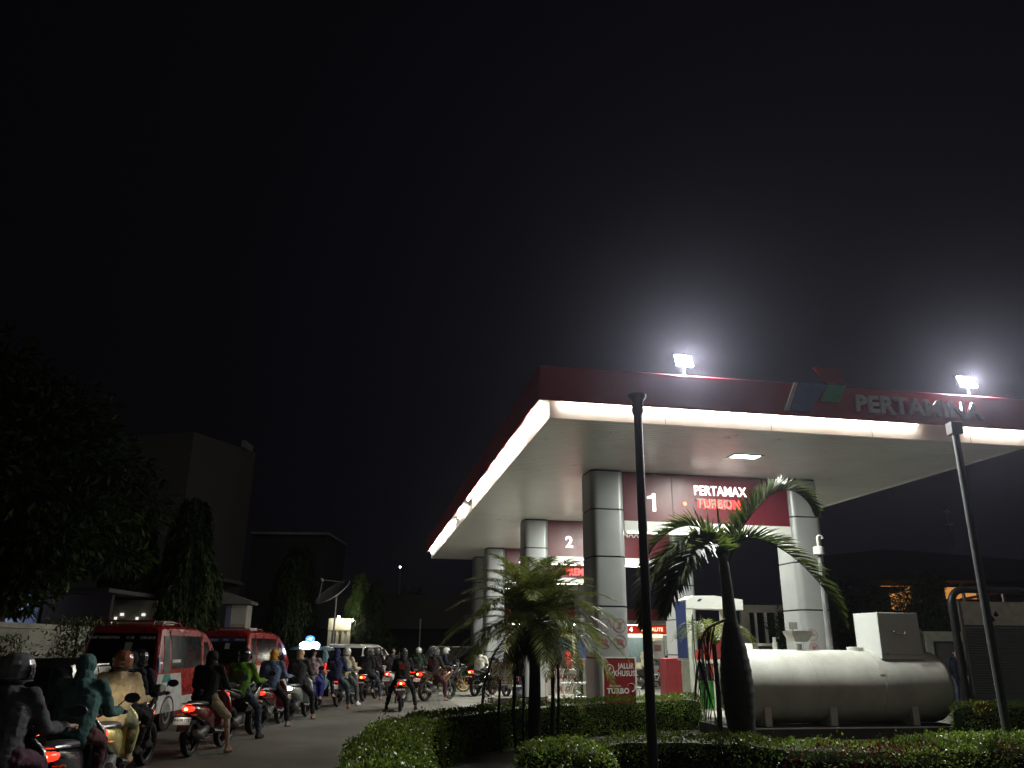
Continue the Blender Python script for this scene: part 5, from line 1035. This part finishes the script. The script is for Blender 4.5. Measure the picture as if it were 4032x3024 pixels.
    if len(plate) > 2: text('plate_lettering', plate[2], .03, lm, pl, (0, -.004, -.035), ext=.001, bold=.0006)
    hl_ = ob('headlight', mesh_of('headlight'+kind, lambda: MB().ell((0, hy-.01, 1.0 if not sport else .90), (.075, .03, .045), 16, 10)), mat('headlight_lit', (1, 1, 1), emis=(1, .96, .85), estr=12) if headlight else mat('headlight_off', (.5, .5, .5), .1), t)
    if headlight:
        ld = bpy.data.lights.new('headlight_beam', 'SPOT'); ld.energy = headlight; ld.spot_size = R(60); ld.spot_blend = .7; ld.color = (1, .95, .78); ld.shadow_soft_size = .04
        lo = bpy.data.objects.new('headlight_beam', ld); C.objects.link(lo); lo.parent = hl_; lo.location = (0, hy+.06, .98); lo.rotation_euler = (R(80), 0, 0)
    if platelamp:
        ld = bpy.data.lights.new('plate_lamp', 'POINT'); ld.energy = platelamp; ld.color = (1, .95, .8); ld.shadow_soft_size = .02
        lo = bpy.data.objects.new('plate_lamp', ld); C.objects.link(lo); lo.parent = pl; lo.location = (0, -.07, .085)
    if lit:
        ld = bpy.data.lights.new('tail_glow', 'POINT'); ld.energy = .28; ld.color = (1, .06, .02); ld.shadow_soft_size = .03
        lo = bpy.data.objects.new('tail_glow', ld); C.objects.link(lo); lo.parent = tl; lo.location = (0, -.36 if not sport else -.46, zt+.02)
    return t
F = fabric
blk = F('black', (.012, .012, .013)); navy = F('navy', (.014, .016, .028)); jeans = F('jeans', (.045, .06, .09)); grey = F('grey', (.06, .06, .062)); dgrey = F('dark_grey', (.035, .035, .037))
pblack = mat('bike_black', (.013, .013, .014), .25, coat=.7); pred = mat('bike_dark_red', (.16, .012, .012), .25, coat=.7); psilver = mat('bike_silver_yellow', (.50, .42, .14), .25, .2, var=.4, scale=7, coat=.6)
pblue = mat('bike_blue', (.03, .03, .20), .25, coat=.7); pgreyg = mat('bike_grey_green', (.25, .27, .25), .3, coat=.5); pwhite = mat('bike_white', (.5, .5, .5), .3, coat=.6); porange = mat('bike_orange', (.09, .035, .015), .25, coat=.6)
hblk = mat('helmet_black', (.02, .02, .02), .2, coat=.8); hwht = mat('helmet_white', (.5, .48, .42), .25, coat=.8); hgry = mat('helmet_grey', (.10, .10, .105), .25, coat=.8); hred = mat('helmet_brown_red', (.20, .08, .04), .22, var=.5, scale=8, coat=.9)
RG = 'riders queueing on motorcycles'
def rider(lab, pose, loc, rz, **k): return person(lab, pose, loc, rz, group=RG, **k)
# a: left edge
motorcycle('black scooter at the left edge, mostly outside the picture', (-4.02, 6.3, 0), R(4), pblack, plate=('B 3712 TEK', 'dark'), lit=False)
rider('rider in a grey jacket and open grey helmet at the left edge of the picture', 'n', (-4.02, 6.45, 0), R(4), top=('jacket', grey), legs=('trousers', F('plum', (.05, .018, .028))), head=('helmet', hgry), turn=R(-50), shoes=dgrey)
# b: teal hood
motorcycle('black scooter with a bright red tail light under the teal hooded rider', (-4.22, 8.05, 0), R(12), pblack, plate=('B 4126 TFO', 'dark'), headlight=26)
rider('person in a teal green hooded jacket on the nearest black scooter', 'n', (-4.22, 8.1, 0), R(12), top=('jacket', F('teal', (.045, .10, .085))), legs=('trousers', F('maroon', (.06, .02, .02))), head=('hood', F('teal', (.045, .10, .085))), shoes=dgrey)
# c: tan shirt, camouflage trousers
motorcycle('silver and yellow scooter with plate TO THO and a glaring tail', (-4.70, 9.95, 0), R(14), psilver, plate=('TO THO', 'dark', '07-26'), lit=True, platelamp=.2)
camo = mat('fabric_camouflage', (.10, .095, .045), .85, var=.9, scale=9, bump=.2)
rider('rider in a tan jacket, camouflage trousers and a shiny reddish helmet', 'n', (-4.70, 9.95, 0), R(14), top=('jacket', F('tan', (.27, .205, .115))), legs=('trousers', camo), head=('helmet', hred), shoes=F('beige', (.25, .18, .1)), turn=R(20))
# d: two dark riders
motorcycle('black motorcycle carrying two dark clothed people ahead of the tan jacket rider', (-5.30, 11.4, 0), R(2), pblack, 'sport', plate=('B 6281 TNV', 'dark'), lit=True)
rider('black clad driver with a dark helmet ahead of the tan jacket rider', 'low', (-5.30, 11.45, 0), R(2), top=('jacket', navy), legs=('trousers', blk), head=('helmet', hblk), shoes=dgrey)
rider('black hooded passenger sitting behind the black clad driver', 'pas', (-5.30, 11.6, 0), R(2), top=('jacket', blk), legs=('trousers', blk), head=('hood', blk), shoes=dgrey)
# e: hoodie with khaki shorts
motorcycle('dark red scooter with a lit white plate B 6550 TTZ', (-5.03, 13.59, 0), R(-3), pred, plate=('B 6550 TTZ', 'white'), platelamp=.22)
rider('rider in a black hoodie and khaki shorts on the dark red scooter', 'r', (-5.03, 13.59, 0), R(-3), top=('jacket', blk), legs=('shorts', F('khaki', (.26, .21, .14))), head=('hood', blk))
# f: green ride jacket
motorcycle('black sports motorcycle under the bright green jacket rider', (-5.15, 15.65, 0), R(-4), pblack, 'sport', plate=('B 4872 SBI', 'dark'))
rider('rider in a bright green jacket with a round back badge and black helmet', 'r', (-5.15, 15.65, 0), R(-4), top=('jacket', F('lime', (.10, .22, .025))), legs=('trousers', jeans), head=('helmet', hblk), shoes=dgrey, extra=backlogo(mat('badge_olive', (.16, .16, .03), .7)))
# g: blue shirt and orange cap
motorcycle('black and red scooter with a big glowing red tail under the blue shirt rider', (-5.2, 17.9, 0), R(-2), mat('bike_red_black', (.10, .012, .012), .25, coat=.6), plate=('B 4577 BTD', 'dark'))
rider('rider in a blue sweatshirt with an orange head covering', 'r', (-5.2, 17.9, 0), R(-2), top=('jacket', F('blue', (.10, .14, .24))), legs=('trousers', blk), head=('headscarf', F('orange', (.50, .24, .03))))
# h: beige headscarf
motorcycle('pale scooter with white lit tail and plate under the beige headscarf rider', (-5.1, 19.75, 0), R(-4), pgreyg, plate=('B 4039 TKL', 'white'), lit=False, tail='white', platelamp=.3)
rider('person with a beige headscarf and dark jacket on the pale scooter', 'r', (-5.1, 19.75, 0), R(-4), top=('jacket', dgrey), legs=('trousers', blk), head=('headscarf', F('beige_scarf', (.42, .30, .20))))
# i: long hair with passenger
motorcycle('blue scooter under the long haired rider', (-5.28, 22.0, 0), R(-2), pblue, plate=('B 3318 SRN', 'dark'), lit=False)
rider('rider in a pink grey top with long black hair on the blue scooter', 'n', (-5.28, 21.9, 0), R(-2), top=('shirt', F('mauve', (.30, .22, .24))), legs=('trousers', F('royal', (.03, .03, .18))), head=('long_hair', blk), turn=R(-30))
rider('person in a blue headscarf and jeans with one foot down beside the blue scooter', 'r', (-4.9, 23.0, 0), R(-6), top=('jacket', F('blue2', (.03, .032, .085))), legs=('trousers', jeans), head=('headscarf', F('royal2', (.03, .03, .11))))
# k: backpack
motorcycle('dark scooter with white lit plate under the backpack rider', (-4.92, 24.3, 0), R(-10), mat('bike_green_grey', (.10, .13, .12), .3, coat=.5), plate=('B 6904 TUV', 'white'), lit=True, platelamp=.2)
rider('rider in a cream shirt with a dark backpack and white sneakers', 'r', (-4.92, 24.3, 0), R(-10), top=('jacket', F('cream', (.45, .40, .28))), legs=('trousers', F('dim', (.08, .08, .08))), head=('helmet', hwht), shoes=F('white', (.6, .6, .55)), extra=backpack(F('pack', (.03, .025, .02))))
# l
motorcycle('black scooter with a glowing red tail ahead of the backpack rider', (-4.6, 26.65, 0), R(-8), pblack, plate=('B 4215 TYZ', 'dark'))
rider('rider in a dark jacket and jeans with a grey helmet, right foot down', 'r', (-4.6, 26.65, 0), R(-8), top=('jacket', F('brownblack', (.03, .018, .018))), legs=('trousers', jeans), head=('helmet', hgry))
rider('dark clothed passenger behind the grey helmet rider', 'pas', (-4.6, 26.7, 0), R(-8), top=('jacket', blk), legs=('trousers', blk), head=('helmet', hblk))
# m
motorcycle('farthest queueing motorcycle with bright amber and white lamps', (-4.25, 29.6, 0), R(-5), pwhite, plate=('B 3866 EKA', 'white'), lit=True)
rider('farthest queueing rider in dark clothes with bare head', 'r', (-4.25, 29.6, 0), R(-5), top=('jacket', dgrey), legs=('shorts', dgrey), head=('hair', blk), turn=R(-40))
motorcycle('black scooter waiting at the left of the farthest queueing rider', (-4.95, 30.4, 0), R(-5), pblack, plate=('B 6120 TLM', 'dark'))
rider('rider in black beside the farthest queueing rider', 'n', (-4.95, 30.4, 0), R(-5), top=('jacket', blk), legs=('trousers', blk), head=('helmet', hgry))
# n centre
motorcycle('black scooter seen squarely from behind in the middle of the road', (-2.93, 22.85, 0), R(5), pblack, plate=('B 4218 TPZ', 'dark'))
rider('rider in black with a round red back badge in the middle of the road', 'lr', (-2.93, 22.85, 0), R(5), top=('jacket', blk), legs=('trousers', blk), head=('helmet', hblk), shoes=dgrey, extra=backlogo(mat('badge_red', (.22, .02, .02), .7)))
# o
motorcycle('sports motorcycle with orange flash and white lettered plate turning right', (-2.68, 26.9, 0), R(-34), porange, 'sport', plate=('Supply', 'white'), platelamp=.15)
rider('rider with a round red back badge and pale round helmet turning right', 'r', (-2.68, 26.9, 0), R(-34), top=('jacket', F('charred', (.03, .02, .02))), legs=('trousers', F('wine', (.05, .02, .025))), head=('helmet', hgry), extra=backlogo(mat('badge_red', (.22, .02, .02))))
# p
motorcycle('motorcycle with yellow wheel rims crossing behind the turning rider', (-3.0, 32.3, 0), R(-80), pblack, 'sport', plate=('B 3590 KYD', 'dark'), rimc=mat('rim_gold', (.55, .30, .04), .35, .3), lit=False)
rider('rider in a navy jacket and white helmet on the yellow wheeled motorcycle', 'low', (-3.0, 32.3, 0), R(-80), top=('jacket', navy), legs=('trousers', blk), head=('helmet', mat('helmet_cream', (.6, .6, .55), .2, coat=.8)))
# q
motorcycle('black motorcycle with a red tail light beside the DEXLITE barrier', (-1.2, 29.6, 0), R(-28), pblack, 'sport', plate=('B 6077 TRS', 'dark'))
rider('bare headed man in a white T-shirt on the black motorcycle beside the DEXLITE barrier', 'n', (-1.25, 29.9, 0), R(-28), top=('shirt', F('white_shirt', (.62, .6, .52))), legs=('trousers', blk), head=('hair', blk))
rider('person in a yellow cap waiting behind the DEXLITE barrier', 'lr', (-.1, 29.5, 0), R(-30), top=('jacket', F('olive', (.12, .12, .06))), legs=('trousers', blk), head=('cap', F('yellow', (.5, .45, .08))))
motorcycle('dark scooter behind the DEXLITE barrier under the yellow cap rider', (-.1, 29.5, 0), R(-30), pblack, plate=('B 4661 SJH', 'dark'), lit=False)
motorcycle('dark scooter at the lane 2 pump behind the feather palm', (.9, 27.8, 0), R(-10), pblack, plate=('B 4390 TQW', 'dark'), lit=False, headlight=0)
rider('rider in a blue grey jacket at the lane 2 pump behind the feather palm', 'lr', (.9, 27.8, 0), R(-10), top=('jacket', F('bluegrey', (.12, .15, .2))), legs=('trousers', blk), head=('helmet', hblk))
motorcycle('dark scooter with purple lamp behind the feather palm trunk', (.25, 25.5, 0), R(-5), pblue, plate=('B 3921 KLM', 'dark'), lit=False)
motorcycle('black scooter waiting between the far cars and the turning sports motorcycle', (-3.7, 32.6, 0), R(-12), pblack, plate=('B 4507 UJK', 'dark'))
rider('rider in a dark green jacket waiting near the folding sign', 'lr', (-3.7, 32.6, 0), R(-12), top=('jacket', F('deepgreen', (.02, .035, .02))), legs=('trousers', blk), head=('helmet', hwht))
motorcycle('silver scooter queueing at the lane 3 entrance', (-.1, 33.2, 0), R(-20), pgreyg, plate=('B 6093 KDA', 'white'), platelamp=.15)
rider('rider in a pale jacket at the lane 3 entrance', 'r', (-.1, 33.2, 0), R(-20), top=('jacket', F('pale', (.32, .32, .30))), legs=('trousers', blk), head=('helmet', hblk))
motorcycle('dark red scooter in lane 3 under the canopy', (1.3, 31.0, 0), R(-15), pred, plate=('B 3280 PQA', 'dark'))
rider('rider in a red brown jacket in lane 3 under the canopy', 'lr', (1.3, 31.0, 0), R(-15), top=('jacket', F('rust', (.16, .05, .03))), legs=('trousers', jeans), head=('helmet', hgry))
person('attendant in a red uniform beside the lane 3 scooter', 's2', (2.2, 31.6, 0), R(60), top=('shirt', F('red_uniform', (.4, .04, .03))), legs=('trousers', blk), head=('cap', blk), shoes=blk)
# rear lane attendants and bikes
wsh = F('cream_uniform', (.62, .58, .40)); ST = 'people at the rear lane'
person('attendant in a cream uniform standing by the rear lane stool', 's1', (6.0, 37.0, 0), R(-60), top=('shirt', wsh), legs=('trousers', dgrey), head=('hair', blk), shoes=blk, group=ST)
person('second attendant in cream leaning towards the rear lane bikes', 's2', (6.35, 37.6, 0), R(-70), top=('shirt', wsh), legs=('trousers', dgrey), head=('hair', blk), shoes=blk, group=ST)
motorcycle('silver and black motorcycle parked at the rear lane beside the cream attendants', (5.5, 35.5, 0), R(-75), pblack, plate=('B 3077 EPZ', 'dark'), lit=False, group='motorcycles at the rear lane')
motorcycle('dark red motorcycle waiting at the rear lane pump', (6.7, 36.5, 0), R(-60), pred, plate=('B 6533 TBD', 'dark'), lit=False, group='motorcycles at the rear lane')
rider('dark clothed rider waiting at the rear lane pump', 'lr', (6.7, 36.5, 0), R(-60), top=('jacket', blk), legs=('trousers', blk), head=('helmet', hblk))
person('station attendant in red between the lane 2 columns', 's2', (2.4, 27.3, .16), R(100), top=('shirt', F('red_uniform', (.4, .04, .03))), legs=('trousers', blk), head=('cap', F('red_uniform', (.4, .04, .03))), shoes=blk)
person('person in dark clothes standing beside the framed board', 's1', (14.1, 26.3, 0), R(170), top=('jacket', navy), legs=('trousers', jeans), head=('hair', blk), shoes=blk)
t = thing('stool', 'pale grey plastic stool at the rear lane behind the TURBO poster', 'stool', (4.2, 27.8, 0)); ps_ = mat('stool_plastic', (.42, .43, .42), .4)
ob('seat', MB().lathe([(.02, .44), (.15, .445), (.16, .43), (.15, .42), (.02, .42)], n=20), ps_, t)
for k in range(4): a = PI/4+k*PI/2; ob('leg', MB().tube([(.12*math.cos(a), .12*math.sin(a), .43), (.2*math.cos(a), .2*math.sin(a), 0)], .02, 6), ps_, t)

# ------------------------------------------------------------------ smoggy night air
hz = bpy.data.materials.new('haze_air'); hz.use_nodes = True; n = hz.node_tree; n.nodes.clear(); o_ = n.nodes.new('ShaderNodeOutputMaterial'); pv_ = n.nodes.new('ShaderNodeVolumePrincipled')
pv_.inputs['Color'].default_value = (.80, .80, .95, 1); pv_.inputs['Density'].default_value = HAZE; pv_.inputs['Anisotropy'].default_value = .9; n.links.new(pv_.outputs[0], o_.inputs['Volume'])
if HAZE > 0:
    ho = ob('haze', MB().b2((-60, -20, -1.2), (60, 110, 24)), None); ho.data.materials.append(hz); ho['kind'] = 'stuff'
